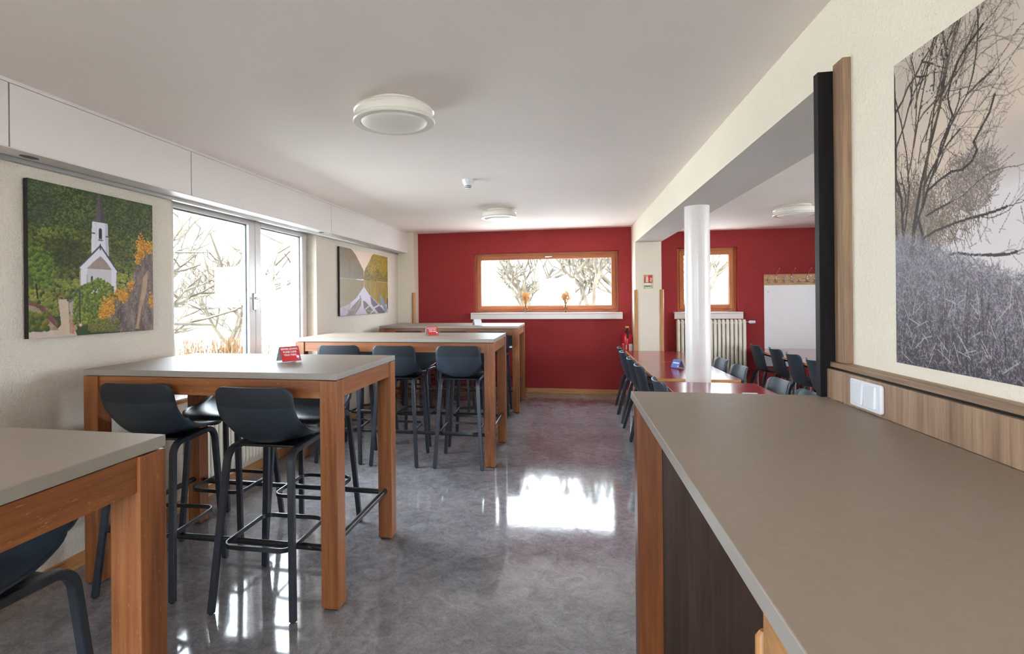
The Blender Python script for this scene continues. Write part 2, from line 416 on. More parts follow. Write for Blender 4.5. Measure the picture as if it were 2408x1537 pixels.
# curtain rail at the back of the soffit
cr = thing('curtain_rail', 'thin grey metal curtain rail under the white shutter box', 'rail')
for dx, w in ((0.0, 0.013), (0.018, 0.013)):
    mb = MB(); ya, yb = -1.2, 7.95; x0 = XL + 0.002 + dx; x1 = x0 + w
    mb.hexa([(x0, ya, zt(2.155, ya)), (x1, ya, zt(2.155, ya)), (x1, yb, zt(2.155, yb)), (x0, yb, zt(2.155, yb)), (x0, ya, zt(2.176, ya)), (x1, ya, zt(2.176, ya)), (x1, yb, zt(2.176, yb)), (x0, yb, zt(2.176, yb))])
    mb.build('rail_profile', M['rail'], cr)
for n_, yy in enumerate((2.12, 5.2)):
    o = MB().lathe([(0.0, 0), (0.045, 0), (0.045, 0.002), (0, 0.002)], 24).build('cable_outlet', M['gasket'], sof, (XS - 0.07, yy, zt(2.176, yy) - 0.0025), angle=40); o.scale = (0.5, 1, 1)

# ------------------------------------------------------------------ windows
def window_left(name, y0, y1, label):
    """white two-sash window in the left wall"""
    r = struct(bpy.data.objects.new(name, None)); COL.objects.link(r); r['label'] = label
    z0, z1, xf, xb = 0.79, 2.26, XL - 0.115, XL - 0.19
    mid = (y0 + y1) / 2 + 0.07
    fw_ = 0.055
    for nm, (a, b, c, d) in {'frame_left': (y0, y0 + fw_, z0, z1), 'frame_right': (y1 - fw_, y1, z0, z1), 'frame_bottom': (y0 + fw_, y1 - fw_, z0, z0 + fw_), 'frame_top': (y0 + fw_, y1 - fw_, z1 - fw_, z1)}.items():
        MB().box(xb, xf, a, b, c, d).build('frame', M['pvc'], r, bevel=0.004)
    for a, b in ((y0 + 0.045, mid), (mid + 0.006, y1 - 0.045)):
        s = thing('sash', None, None); s.parent = r
        c, d = z0 + 0.045, 2.205; w = 0.09; x1, x0 = xf + 0.022, xf - 0.045
        MB().box(x0, x1, a, a + w, c, d).build('stile', M['pvc'], s, bevel=0.005)
        MB().box(x0, x1, b - w, b, c, d).build('stile', M['pvc'], s, bevel=0.005)
        MB().box(x0, x1, a + w, b - w, c, c + w).build('rail', M['pvc'], s, bevel=0.005)
        MB().box(x0, x1, a + w, b - w, d - w, d).build('rail', M['pvc'], s, bevel=0.005)
        xg = xf - 0.012; g = 0.010
        mb = MB()
        mb.box(xg - .012, xg + .006, a + w, a + w + g, c + w, d - w); mb.box(xg - .012, xg + .006, b - w - g, b - w, c + w, d - w)
        mb.box(xg - .012, xg + .006, a + w, b - w, c + w, c + w + g); mb.box(xg - .012, xg + .006, a + w, b - w, d - w - g, d - w)
        mb.build('gasket', M['gasket'], s)
        MB().box(xg - .003, xg, a + w, b - w, c + w, d - w).build('pane', M['glass'], s)
    hn = thing('window_handle', None, None); hn.parent = r; hn.location = (xf + 0.022, mid - 0.02, 1.44)
    MB().box(0, 0.012, -0.018, 0.018, -0.075, 0.075).build('plate', M['rail'], hn, bevel=0.004)
    mb = MB(); mb.tube([(0.01, 0, 0.03), (0.048, 0, 0.03)], 0.009, 10)
    mb.sweep([(0.048, 0, 0.04), (0.052, 0.01, -0.03), (0.050, 0.022, -0.10)], RECT(0.010, 0.006), upv=(0, 1, 0)); mb.build('lever', M['rail'], hn)
    hg = MB().tube([(XL - .02 - .08, y1 - 0.04, 2.1), (XL - .1, y1 - 0.04, 2.19)], 0.008, 8).build('hinge', M['pvc'], r)
    return r
window_left('window_1', 3.17, 5.28, 'white two-sash window in the left wall, chrome handle at the middle')
window_left('window_added', -2.4, -0.3, 'unseen white two-sash window added behind the camera for light')  # added out of view to light the near end of the room
struct(MB().box(XL - .13, XL + 0.085, 3.10, 5.35, 0.778, 0.792).build('trim_4', M['colpaint'], bevel=0.003))['label'] = 'white sill under the left window'
struct(MB().box(XL + 0.001, XL + 0.075, 3.10, 5.35, 0.755, 0.777).build('trim_5', M['beech']['y'], bevel=0.003))['label'] = 'wooden batten under the left window sill'

def window_wood(name, w, label, label_sill, sx, n):
    x0, x1, z0, z1 = w
    r = struct(bpy.data.objects.new(name, None)); COL.objects.link(r); r['label'] = label
    yf = YB + 0.075
    f = 0.045
    for a, b, c, d, ax_ in ((x0, x0 + f, z0, z1, 'z'), (x1 - f, x1, z0, z1, 'z'), (x0 + f, x1 - f, z0, z0 + f, 'x'), (x0 + f, x1 - f, z1 - f, z1, 'x')):
        MB().box(a, b, yf, yf + .07, c, d).build('frame', M['winwood'][ax_], r, bevel=0.004)
    s = thing('sash', None, None); s.parent = r
    a, b, c, d = x0 + 0.04, x1 - 0.04, z0 + 0.04, z1 - 0.04; w_ = 0.062; ya, yb = yf - 0.016, yf + 0.04
    MB().box(a, a + w_, ya, yb, c, d).build('stile', M['winwood']['z'], s, bevel=0.005)
    MB().box(b - w_, b, ya, yb, c, d).build('stile', M['winwood']['z'], s, bevel=0.005)
    MB().box(a + w_, b - w_, ya, yb, c, c + w_).build('rail', M['winwood']['x'], s, bevel=0.005)
    MB().box(a + w_, b - w_, ya, yb, d - w_, d).build('rail', M['winwood']['x'], s, bevel=0.005)
    MB().box(a + w_ - .004, b - w_ + .004, yf + .012, yf + .016, c + w_ - .004, d - w_ + .004).build('pane', M['glass'], s)
    mb = MB(); e = 0.006
    for p in ((a + w_, a + w_ + e, c + w_, d - w_), (b - w_ - e, b - w_, c + w_, d - w_), (a + w_, b - w_, c + w_, c + w_ + e), (a + w_, b - w_, d - w_ - e, d - w_)):
        mb.box(p[0], p[1], yf + .004, yf + .012, p[2], p[3])
    mb.build('glazing_bead', M['beech']['x'], s)
    hn = thing('window_handle', None, None); hn.parent = r; hn.location = ((x0 + x1) / 2 + (0.04 if n == 1 else -0.02), ya, d - 0.03)
    MB().box(-0.035, 0.03, -0.008, 0, -0.013, 0.013).build('plate', M['steel'], hn, bevel=0.003)
    mb = MB(); mb.tube([(-0.02, -0.006, 0), (-0.02, -0.038, 0)], 0.007, 8); mb.sweep([(-0.028, -0.038, 0), (0.075, -0.042, 0.002)], RECT(0.008, 0.005), upv=(0, 0, 1)); mb.build('lever', M['steel'], hn)
    for hx in ((x0 + 0.14, x1 - 0.14) if n == 2 else (x0 + .19, x0 + .85, x1 - .85, x1 - .17)):
        MB().tube([(hx - 0.045, ya - 0.006, z0 + 0.034), (hx + 0.045, ya - 0.006, z0 + 0.034)], 0.006, 8).build('hinge', M['steel'], r)
    # reveal boards
    sl = struct(bpy.data.objects.new('trim_%d' % (5 + n), None)); COL.objects.link(sl); sl['label'] = label_sill
    MB().box(sx[0], sx[1], YB - 0.10, YB + 0.075, z0 - 0.024, z0 - 0.002).build('board', M['colpaint'], sl, bevel=0.003)
    MB().box(sx[0], sx[1], YB - 0.10, YB - 0.086, z0 - 0.10, z0 - 0.026).build('apron', M['colpaint'], sl, bevel=0.002)
    return r
window_wood('window_2', W1, 'wide brown wooden window in the red wall', 'long pale sill under the wide wooden window', (-1.517, 0.763), 1)
window_wood('window_3', W2, 'small brown wooden window in the red wall behind the column', 'pale sill above the radiator behind the column', (1.487, 2.41), 2)

# ------------------------------------------------------------------ outside
struct(MB().box(-60, 60, -60, 70, -0.75, -0.65).build('ground', M['ground']))
struct(MB().box(-6.6, XL - .31, -6, 12, -0.65, -0.60).build('ground_shade', M['paving']))  # added strip, house shadow as dark colour, dims the ceiling by the soffit
def branch(mb, p, d, L, r, depth, rnd, rmin):
    pts = [p.copy()]; rs = [r]; q = p.copy(); dd = d.copy(); k = 4
    for i in range(k):
        dd = (dd + Vector((rnd.uniform(-.25, .25), rnd.uniform(-.25, .25), rnd.uniform(-.10, .20)))).normalized()
        q = q + dd * (L / k); pts.append(q.copy()); rs.append(max(rmin * .5, r * (1 - 0.45 * (i + 1) / k)))
    mb.tube(pts, rs, 6 if depth > 2 else 4)
    if depth == 0: return
    for j in range(3):
        t = rnd.uniform(0.3, 1.0); i = min(k - 1, int(t * k)); b = pts[i].lerp(pts[i + 1], t * k - i)
        nd = (dd * .9 + Vector((rnd.uniform(-1, 1), rnd.uniform(-1, 1), rnd.uniform(-.35, .6)))).normalized()
        branch(mb, b, nd, L * rnd.uniform(.55, .85), max(rmin, r * 0.58), depth - 1, rnd, rmin)
def tree(x, y, h, r, seed, label, depth=5, rmin=.020):
    rnd = random.Random(seed); mb = MB()
    branch(mb, Vector((x, y, -0.7)), Vector((rnd.uniform(-.15, .15), rnd.uniform(-.15, .15), 1)), h, r, depth, rnd, rmin)
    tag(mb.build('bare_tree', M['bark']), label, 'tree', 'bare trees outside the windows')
tree(-7.4, 8.2, 2.0, 0.11, 3, 'pale bare tree filling the left sash of the left window')
tree(-9.6, 9.0, 2.3, 0.14, 11, 'bare tree farther away behind the left window, thick trunk')
tree(-9.2, 12.6, 2.2, 0.10, 5, 'slim bare tree right of the mullion of the left window')
tree(-2.9, 13.6, 2.0, 0.13, 8, 'bare tree at the left of the wide wooden window', 5, .026)
tree(-0.9, 15.0, 2.1, 0.13, 14, 'bare tree behind the two vases in the wide wooden window', 5, .026)
tree(1.4, 14.6, 2.2, 0.12, 21, 'bare tree at the right of the wide wooden window', 5, .026)
tree(3.9, 15.5, 2.2, 0.13, 24, 'bare tree seen through the small window behind the column', 5, .026)
tree(-6.3, 6.9, 2.6, 0.10, 31, 'bare tree nearest the left window, by the left reveal')
tree(0.35, 13.2, 1.9, 0.11, 37, 'low bare tree in the middle of the wide wooden window', 5, .024)
def shrub(x, y, w, h, seed, label):
    rnd = random.Random(seed); mb = MB()
    for i in range(260):
        a = rnd.uniform(0, 2 * PI); rr = w * math.sqrt(rnd.random()) * .5; b = Vector((x + rr * math.cos(a), y + rr * math.sin(a), -.66))
        e = b + Vector((rnd.uniform(-.3, .3), rnd.uniform(-.3, .3), h * rnd.uniform(.5, 1)))
        mb.tube([b, b.lerp(e, .5) + Vector((rnd.uniform(-.1, .1), rnd.uniform(-.1, .1), 0)), e], [.016, .014, .008], 4)
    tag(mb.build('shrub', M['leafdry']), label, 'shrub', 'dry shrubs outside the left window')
shrub(-8.3, 11.2, 1.6, 1.35, 4, 'dry orange shrub low beside the mullion in the left sash')
shrub(-7.6, 11.3, 1.0, 1.3, 6, 'dry orange shrub just right of the window mullion')

# ------------------------------------------------------------------ bar tables
TT = 0.030
def bar_table(name, x0, x1, y0, y1, label, h=1.10):
    cx_, cy_ = (x0 + x1) / 2, (y0 + y1) / 2; hx, hy = (x1 - x0) / 2, (y1 - y0) / 2
    t = thing(name, label, 'table', (cx_, cy_, 0), 0, 'oak bar tables with grey tops')
    mb = MB().box(-hx, hx, -hy, hy, h - TT, h)
    o = mb.build('table_top', [M['laminate'], M['lamedge']], t, bevel=0.002)
    for p in o.data.polygons:
        if abs(p.normal.z) < .5: p.material_index = 1
    L = 0.085; zl = h - TT - 0.004
    for sx in (-1, 1):
        for sy in (-1, 1):
            a = sx * (hx - L) ; b = sx * hx; c = sy * (hy - L); d = sy * hy
            lg = MB().box(a, b, c, d, 0.008, zl).build('leg', M['oak']['z'], t, bevel=0.002)
            MB().box(a + sx * .01, b - sx * .01, c + sy * .01, d - sy * .01, 0.0, 0.009).build('glide', M['rubber'], lg)
    ah = 0.085
    for sy in (-1, 1):
        MB().box(-hx + L, hx - L, sy * (hy - 0.012), sy * (hy - 0.037), zl - ah, zl).build('apron', M['oak']['x'], t, bevel=0.0015)
    for sx in (-1, 1):
        MB().box(sx * (hx - 0.008), sx * (hx - 0.033), -hy + L, hy - L, zl - ah, zl).build('apron', M['oak']['y'], t, bevel=0.0015)
    for sy in (-1, 1):
        MB().tube([(-hx + L - .01, sy * (hy - L / 2), 0.270), (hx - L + .01, sy * (hy - L / 2), 0.270)], 0.016, 14).build('foot_rail', M['blackmetal'], t, angle=40)
    for sx in (-1, 1):
        MB().tube([(sx * (hx - L / 2), -hy + L - .01, 0.290), (sx * (hx - L / 2), hy - L + .01, 0.290)], 0.016, 14).build('foot_rail', M['blackmetal'], t, angle=40)
    return t
bar_table('bar_table', -2.45, -1.062, 2.305, 3.145, 'oak bar table with grey top below the church picture, red card on it')
bar_table('bar_table', -2.48, -0.640, 4.508, 5.406, 'oak bar table with grey top, second from the red wall')
bar_table('bar_table', -2.50, -0.640, 6.76, 7.70, 'oak bar table with grey top closest to the red wall')
bar_table('bar_table', -2.45, -1.018, 0.33, 1.192, 'oak bar table with grey top cut off by the left picture edge')

# ------------------------------------------------------------------ bar stools
def catmull(pts, n):
    P = [Vector(p) for p in pts]; P = [P[0] * 2 - P[1]] + P + [P[-1] * 2 - P[-2]]; out = []
    for i in range(1, len(P) - 2):
        for k in range(n):
            t = k / n; a, b, c, d = P[i - 1:i + 3]
            out.append(0.5 * ((2 * b) + (c - a) * t + (2 * a - 5 * b + 4 * c - d) * t * t + (3 * b - a - 3 * c + d) * t ** 3))
    out.append(P[-2].copy()); return out

def resample(pts, ds):
    L = [0]
    for a, b in zip(pts[:-1], pts[1:]): L.append(L[-1] + (b - a).length)
    out = []
    for d in ds:
        d = min(max(d, 0), L[-1]); i = 0
        while i < len(L) - 2 and L[i + 1] < d: i += 1
        t = (d - L[i]) / max(1e-9, L[i + 1] - L[i]); out.append(pts[i].lerp(pts[i + 1], t))
    return out, L[-1]

def shell(prof, width, curl, r_top, r_front, nv=18, split=None, thick=0.008):
    """plastic shell: prof (y,z) from top of back to seat front; width(s), curl(s) over 0..1"""
    pts = catmull([(0, y, z) for y, z in prof], 8); _, L = resample(pts, [0])
    ds = [0, .0015, .006, .013, .022, .034, r_top]; n = 24
    ds += [r_top + (L - r_top - r_front) * i / n for i in range(1, n)]
    ds += [L - r_front + r_front * k for k in (0, .3, .55, .75, .88, .96, 1.0)]
    C, _ = resample(pts, ds); mb = MB(); vs = []; fs = []; mi = []
    for i, (c, d) in enumerate(zip(C, ds)):
        s = d / L; w = width(s); k = curl(s)
        if d < r_top: w = w - r_top + math.sqrt(max(0, r_top ** 2 - (r_top - d) ** 2))
        e = L - d
        if e < r_front: w = w - r_front + math.sqrt(max(0, r_front ** 2 - (r_front - e) ** 2))
        a = C[max(0, i - 1)]; b = C[min(len(C) - 1, i + 1)]; t = (b - a).normalized(); nr = Vector((0, -t.z, t.y))
        for j in range(nv + 1):
            v = -1 + 2 * j / nv; full = width(s)
            p = c + nr * (k * abs(v * w / full) ** 2.3); vs.append((w * v, p.y, p.z))
    m = nv + 1
    for i in range(len(C) - 1):
        for j in range(nv):
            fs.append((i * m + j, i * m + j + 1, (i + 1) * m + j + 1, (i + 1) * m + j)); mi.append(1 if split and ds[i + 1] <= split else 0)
    mb.v = vs; mb.f = fs; mb.mi = mi
    return mb

def lerp_tab(tab):
    def f(s):
        n = len(tab)
        for i in range(n - 1):
            if s <= tab[i + 1][0] or i == n - 2:
                (x1, y1), (x2, y2) = tab[i], tab[i + 1]; h_ = x2 - x1
                m1 = (y2 - tab[i - 1][1]) / (x2 - tab[i - 1][0]) if i > 0 else (y2 - y1) / h_
                m2 = (tab[i + 2][1] - y1) / (tab[i + 2][0] - x1) if i < n - 2 else (y2 - y1) / h_
                t = min(1, max(0, (s - x1) / h_)); t2, t3 = t * t, t * t * t
                return (2 * t3 - 3 * t2 + 1) * y1 + (t3 - 2 * t2 + t) * h_ * m1 + (-2 * t3 + 3 * t2) * y2 + (t3 - t2) * h_ * m2
    return f

def make_stool():
    t = thing('bar_stool', 'x', 'stool', (0, 0, 0), 0, 'black plastic shell bar stools')
    prof = [(-.222, 1.045), (-.212, .96), (-.196, .88), (-.168, .81), (-.112, .772), (-.03, .762), (.08, .764), (.17, .768), (.225, .758), (.245, .740)]
    sh = shell(prof, lerp_tab([(0, .193), (.25, .198), (.45, .207), (.6, .212), (.85, .208), (1, .195)]),
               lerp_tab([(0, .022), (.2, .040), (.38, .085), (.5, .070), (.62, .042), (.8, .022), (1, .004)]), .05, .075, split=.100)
    o = sh.build('seat_shell', [M['blackplastic'], M['blackupper']], t, smooth=True)
    so = o.modifiers.new('thickness', 'SOLIDIFY'); so.thickness = 0.008; so.offset = 0
    for s in (-1, 1):
        path = arc_path([(s * .204, -.226, 0.006), (s * .160, -.150, .738), (s * .160, .190, .748), (s * .200, .224, 0.006)], .065, 7)
        MB().sweep(path, RECT(.0155, .0125, .003), upv=(1, 0, 0)).build('leg_loop', M['blackwood'], t, angle=35)
        for q in (path[0], path[-1]):
            MB().lathe([(0.010, 0), (0.010, 0.008)], 10, (q.x, q.y, 0)).build('foot_glide', M['rubber'], t)
    ring = [(p.x, p.y - .005, .300) for p in rrect(.170, .190, .055)]
    MB().sweep(ring, RECT(.011, .005, .002), closed=True, upv=(0, 0, 1)).build('foot_ring', M['blackmetal'], t, angle=35)
    MB().box(-.158, .158, -.09, .13, .740, .752).build('seat_bracket', M['blackmetal'], t, bevel=.003)
    return t
stool = make_stool()
R = math.radians
stools = [
 (-2.10, 2.445, 4, 'black bar stool on the near side of the church picture table, left of the pair'),
 (-1.437, 2.415, 1, 'black bar stool seen whole from behind in front of the nearest full table'),
 (-2.11, 3.045, 180, 'black bar stool across the nearest full table, on the window side'),
 (-1.555, 3.045, 181, 'black bar stool across the nearest full table, nearer the aisle'),
 (-2.035, 4.635, 3, 'black bar stool at near side of second table, closest to the window'),
 (-1.517, 4.630, 2, 'black bar stool at near side of second table, middle of three'),
 (-0.948, 4.650, 1.5, 'black bar stool at near side of second table, closest to the aisle'),
 (-2.06, 5.33, 180, 'black bar stool across the second table, closest to the window'),
 (-1.56, 5.31, 178, 'black bar stool across the second table, middle of three'),
 (-0.98, 5.33, 182, 'black bar stool across the second table, closest to the aisle'),
 (-2.05, 6.79, 2, 'black bar stool at near side of farthest table, closest to the window'),
 (-1.46, 6.79, 2, 'black bar stool at near side of farthest table, middle of three'),
 (-0.966, 6.79, 1, 'black bar stool at near side of farthest table, closest to the aisle'),
 (-2.02, 7.66, 180, 'black bar stool across the farthest table, closest to the window'),
 (-1.45, 7.66, 180, 'black bar stool across the farthest table, middle of three'),
 (-0.93, 7.66, 180, 'black bar stool across the farthest table, closest to the aisle'),
 (-1.468, 1.04, 180, 'black bar stool under the table cut off by the left picture edge'),
]
for i, (x, y, a, lab) in enumerate(stools):
    if i == 0: stool.location = (x, y, 0); stool.rotation_euler = (0, 0, R(a)); stool['label'] = lab
    else: dup(stool, (x, y, 0), R(a), lab)

# ------------------------------------------------------------------ tent cards
def tent_card(loc, rz, label, face, lines=None, back=None, w=.118, h=.088, d=.080, emblem=True, bar=False):
    t = thing('table_card', label, 'sign', loc, rz, 'folded table cards')
    a = math.atan2(d / 2, h); L = math.hypot(d / 2, h)
    # front panel: local frame x right, y up along the panel, z outwards
    for sgn, m in ((-1, face), (1, back or M['paper'])):
        mb = MB().box(-w / 2, w / 2, 0, L, -.0015, .0015)
        o = mb.build('holder', M['acrylic'], t); o.location = (0, sgn * d / 2, 0.001)
        o.rotation_euler = (PI / 2 - a, 0, 0) if sgn < 0 else (PI / 2 - a, 0, PI)
        p = MB().box(-w / 2 + .005, w / 2 - .005, .006, L - .005, -.0012 + .003, .0012 + .003).build('print', m, t)
        p.location = o.location; p.rotation_euler = o.rotation_euler
        if sgn < 0 and bar:
            MB().box(-w * .34, w * .34, L * .52, L * .66, 0, .0004).build('print_bar', M['paper'], p, (0, 0, .0043))
            MB().lathe([(0, 0), (.008, 0), (.008, .0004), (0, .0004)], 16).build('emblem', M['paper'], p, (w / 2 - .020, .026, .0043))
        if sgn < 0 and lines:
            for k, ln in enumerate(lines):
                text(ln, .0150, M['paper'], p, (0.0 - .002, L * .80 - k * .0175, .0046), (0, 0, 0), .0002, bold=.0004, sx=.82)
            if emblem:
                MB().lathe([(0, 0), (.008, 0), (.008, .0004), (0, .0004)], 16).build('emblem', M['paper'], p, (w / 2 - .020, .030, .0043))
                MB().box(-.006, .006, -.005, .004, 0, .0004).build('emblem', M['signblue'], p, (w / 2 - .016, .018, .0043))
    return t
CLEAR = ('BEFORE LEAVING,', 'PLEASE CLEAR', 'YOUR TABLE.')
tent_card((-1.545, 2.735, 1.10), R(54), 'red folded card with white text on the nearest full table', M['signred'], CLEAR)
tent_card((-1.295, 4.925, 1.10), R(40), 'red folded card with white text on the second table', M['signred'], CLEAR)
tent_card((-1.19, 6.86, 1.10), R(38), 'plain white folded card on the farthest bar table', M['paper'])
tent_card((1.075, 5.76, .721), R(-58), 'blue folded card on the long red table', M['signblue'], bar=True)
tent_card((1.15, 3.78, .746), 0, 'white folded card peeking over the grey counter', M['paper'], w=.10, h=.068)

# ------------------------------------------------------------------ counter on the right
ct = thing('counter', 'long grey-topped counter with oak leg along the right wall', 'counter', (0.215, 2.0, 0))
o = MB().box(0, 0.628, -3.6, 0.018, 1.10 - .028, 1.10).build('counter_top', [M['laminate'], M['lamedge']], ct, bevel=0.002)
for p in o.data.polygons:
    if abs(p.normal.z) < .5: p.material_index = 1
MB().box(0.006, 0.088, -0.10, -0.018, 0.0, 1.07).build('leg', M['oakshade']['z'], ct, bevel=0.002)
MB().box(0.090, 0.625, -0.085, -0.060, 0.0, 1.07).build('end_panel', M['darkoak']['z'], ct, bevel=0.001)
MB().box(0.006, 0.088, -3.55, -3.47, 0.0, 1.07).build('leg', M['oak']['z'], ct, bevel=0.002)

XWN = 0.890
bs = thing('wall_panelling', 'grey oak splashback and cap rail above the counter', 'panelling', (0.843, 2.0, 0))
MB().box(0, 0.02, -3.6, -0.016, 1.1005, 1.197).build('splashback', M['grayoak']['z'], bs, bevel=0.001)
MB().box(0.012, 0.045, -3.6, -0.002, 1.197, 1.203).build('shadow_gap', M['blackoak']['y'], bs)
MB().box(0.010, 0.050, -3.6, -0.002, 1.203, 1.2195).build('cap_rail', M['grayoak']['y'], bs, bevel=0.0015)
ps = thing('door_post', 'tall black and grey oak post at the end of the counter', 'post', (0.823, 1.984, 0))
MB().box(0, 0.075, 0, 0.033, 1.1005, 2.189).build('black_board', M['blackoak']['z'], ps, bevel=0.001)
MB().box(0.045, 0.0685, -0.066, -0.0005, 1.2200, 2.206).build('oak_board', M['grayoak']['z'], ps, bevel=0.001)

sw = thing('light_switch', 'white double light switch on the oak splashback', 'switch', (0.843, 1.733, 1.150))
def switch_plate():
    pr = [Vector((0, p.x, p.y)) for p in rrect(.0815, .0405, .008)]
    mb = MB().extrude([(-.0005, p.y, p.z) for p in pr], (-.010, 0, 0)); mb.build('plate', M['white'], sw, bevel=.003)
    for s in (-1, 1):
        mb = MB().extrude([(-.009, s * .033 + q[0], q[1]) for q in [(p.x, p.y) for p in rrect(.026, .031, .003)]], (-.0065, 0, 0))
        k = mb.build('rocker', M['white'], sw, bevel=.0015); k.rotation_euler = (0, R(2.5), 0)
switch_plate()

# beech high chair tucked under the counter, only its back shows
def beech_chair(loc, rz, label):
    t = thing('high_chair', label, 'chair', loc, rz)
    bk = []
    for i in range(13):
        x = -.19 + .38 * i / 12; bk.append((x, -.20 - .035 * (1 - (x / .19) ** 2), .90 + .012 * (1 - (x / .19) ** 2)))
    mb = MB().sweep(bk, [(.075, .008), (.075, -.008), (-.075, -.008), (-.075, .008)], upv=(0, 0, 1)); mb.build('backrest', M['beech']['x'], t, bevel=.006)
    MB().box(-.19, .19, -.17, .20, .66, .685).build('seat', M['beech']['x'], t, bevel=.01)
    for sx in (-1, 1):
        MB().tube([(sx * .20, -.23, 0), (sx * .185, -.205, .66), (sx * .178, -.212, .878), (sx * .178, -.212, .889)], [.016, .018, .013, .006], 10).build('leg', M['beech']['z'], t, angle=40)
        MB().tube([(sx * .20, .20, 0), (sx * .17, .17, .665)], [.016, .018], 10).build('leg', M['beech']['z'], t, angle=40)
        MB().tube([(sx * .198, -.222, .25), (sx * .192, .19, .25)], .011, 8).build('stretcher', M['beech']['y'], t, angle=40)
    MB().tube([(-.196, .193, .32), (.196, .193, .32)], .012, 8).build('stretcher', M['beech']['x'], t, angle=40)
    return t
beech_chair((0.52, 0.775, 0), R(-90), 'beech wood high chair pushed under the grey counter')

# ------------------------------------------------------------------ red tables and black chairs on the right
def red_table(x0, x1, y0, y1, h, label, inset=.05):
    cx_, cy_ = (x0 + x1) / 2, (y0 + y1) / 2; hx, hy = (x1 - x0) / 2, (y1 - y0) / 2
    t = thing('dining_table', label, 'table', (cx_, cy_, 0), 0, 'red-topped dining tables')
    MB().box(-hx + .004, hx - .004, -hy + .004, hy - .004, h - .024, h).build('table_top', M['redlam'], t)
    for a, b, c, d, ax_ in ((-hx, -hx + .0045, -hy, hy, 'y'), (hx - .0045, hx, -hy, hy, 'y'), (-hx, hx, -hy, -hy + .0045, 'x'), (-hx, hx, hy - .0045, hy, 'x')):
        MB().box(a, b, c, d, h - .0245, h - .0003).build('edge_band', M['beech'][ax_], t, bevel=.001)
    for sy in (-1, 1): MB().box(-hx + .07, hx - .07, sy * (hy - .07), sy * (hy - .09), h - .065, h - .025).build('apron', M['blackmetal'], t)
    for sx in (-1, 1):
        MB().box(sx * (hx - .07), sx * (hx - .09), -hy + .07, hy - .07, h - .065, h - .025).build('apron', M['blackmetal'], t)
        for sy in (-1, 1): MB().tube([(sx * (hx - .06), sy * (hy - inset), 0), (sx * (hx - .06), sy * (hy - inset), h - .025)], .017, 12).build('leg', M['steel'], t, angle=40)
    return t
red_table(.745, 1.455, 5.00, 6.33, .720, 'red-topped table with blue card just behind the column')
red_table(.745, 1.455, 6.335, 7.62, .720, 'red-topped table at the far end, touching the pillar side')
red_table(.740, 1.447, 3.42, 4.655, .745, 'red-topped table partly hidden behind the grey counter', .505)
red_table(2.50, 3.28, 6.875, 8.12, .720, 'red-topped table in front of the whiteboard')
red_table(2.50, 3.28, 5.50, 6.87, .720, 'red-topped table beside the black post, right room')

def make_chair():
    t = thing('dining_chair', 'x', 'chair', (0, 0, 0), 0, 'black plastic dining chairs')
    prof = [(-.255, .800), (-.235, .72), (-.212, .62), (-.188, .53), (-.150, .468), (-.085, .448), (.02, .445), (.12, .450), (.19, .448), (.215, .432)]
    sh = shell(prof, lerp_tab([(0, .182), (.2, .192), (.45, .200), (.6, .212), (.85, .215), (1, .205)]),
               lerp_tab([(0, .055), (.2, .055), (.42, .045), (.55, .030), (.8, .010), (1, .004)]), .045, .06, nv=14)
    o = sh.build('seat_shell', M['blackplastic'], t, smooth=True)
    so = o.modifiers.new('thickness', 'SOLIDIFY'); so.thickness = 0.010; so.offset = 0
    for sx in (-1, 1):
        MB().tube([(sx * .155, -.135, .452), (sx * .19, -.16, .40), (sx * .255, -.262, 0)], [.016, .021, .014], 10).build('leg', M['blackplastic'], t, angle=45)
        MB().tube([(sx * .155, .13, .442), (sx * .19, .15, .40), (sx * .235, .215, 0)], [.016, .021, .014], 10).build('leg', M['blackplastic'], t, angle=45)
    return t
ch = make_chair()
A90 = PI / 2
chairs = [
 (.855, 7.165, -A90, 'black chair on the aisle side of the red tables, farthest from camera'),
 (.835, 6.615, -A90 + .01, 'black chair on the aisle side, second from the red wall'),
 (.845, 5.89, -A90 + .03, 'black chair on the aisle side, third from the red wall'),
 (.855, 5.31, -A90 + .02, 'black chair on the aisle side, fourth from the red wall'),
 (.885, 4.375, -A90 + .04, 'black chair on the aisle side, at the corner of the grey counter'),
 (1.335, 6.62, A90, 'black chair half hidden behind the round column'),
 (1.325, 5.92, A90 + .03, 'grey-black chair right of the column in front of the radiator'),
 (1.335, 5.33, A90 + .05, 'grey-black chair at the near right corner of the long red table'),
 (1.365, 4.47, A90 + .03, 'grey-black chair behind the counter, inner face to the camera'),
 (1.345, 3.90, A90, 'black chair whose top just shows beside the black post'),
 (2.645, 7.76, -A90, 'black chair by the radiator, first of the row facing the whiteboard'),
 (2.690, 7.20, -A90, 'black chair, second of the row facing the whiteboard'),
 (2.655, 6.575, -A90, 'black chair, third of the row facing the whiteboard'),
 (2.625, 5.97, -A90, 'black chair cut off by the black post, facing the whiteboard'),
]
for i, (x, y, a, lab) in enumerate(chairs):
    if i == 0: ch.location = (x, y, 0); ch.rotation_euler = (0, 0, a); ch['label'] = lab
    else: dup(ch, (x, y, 0), a, lab)

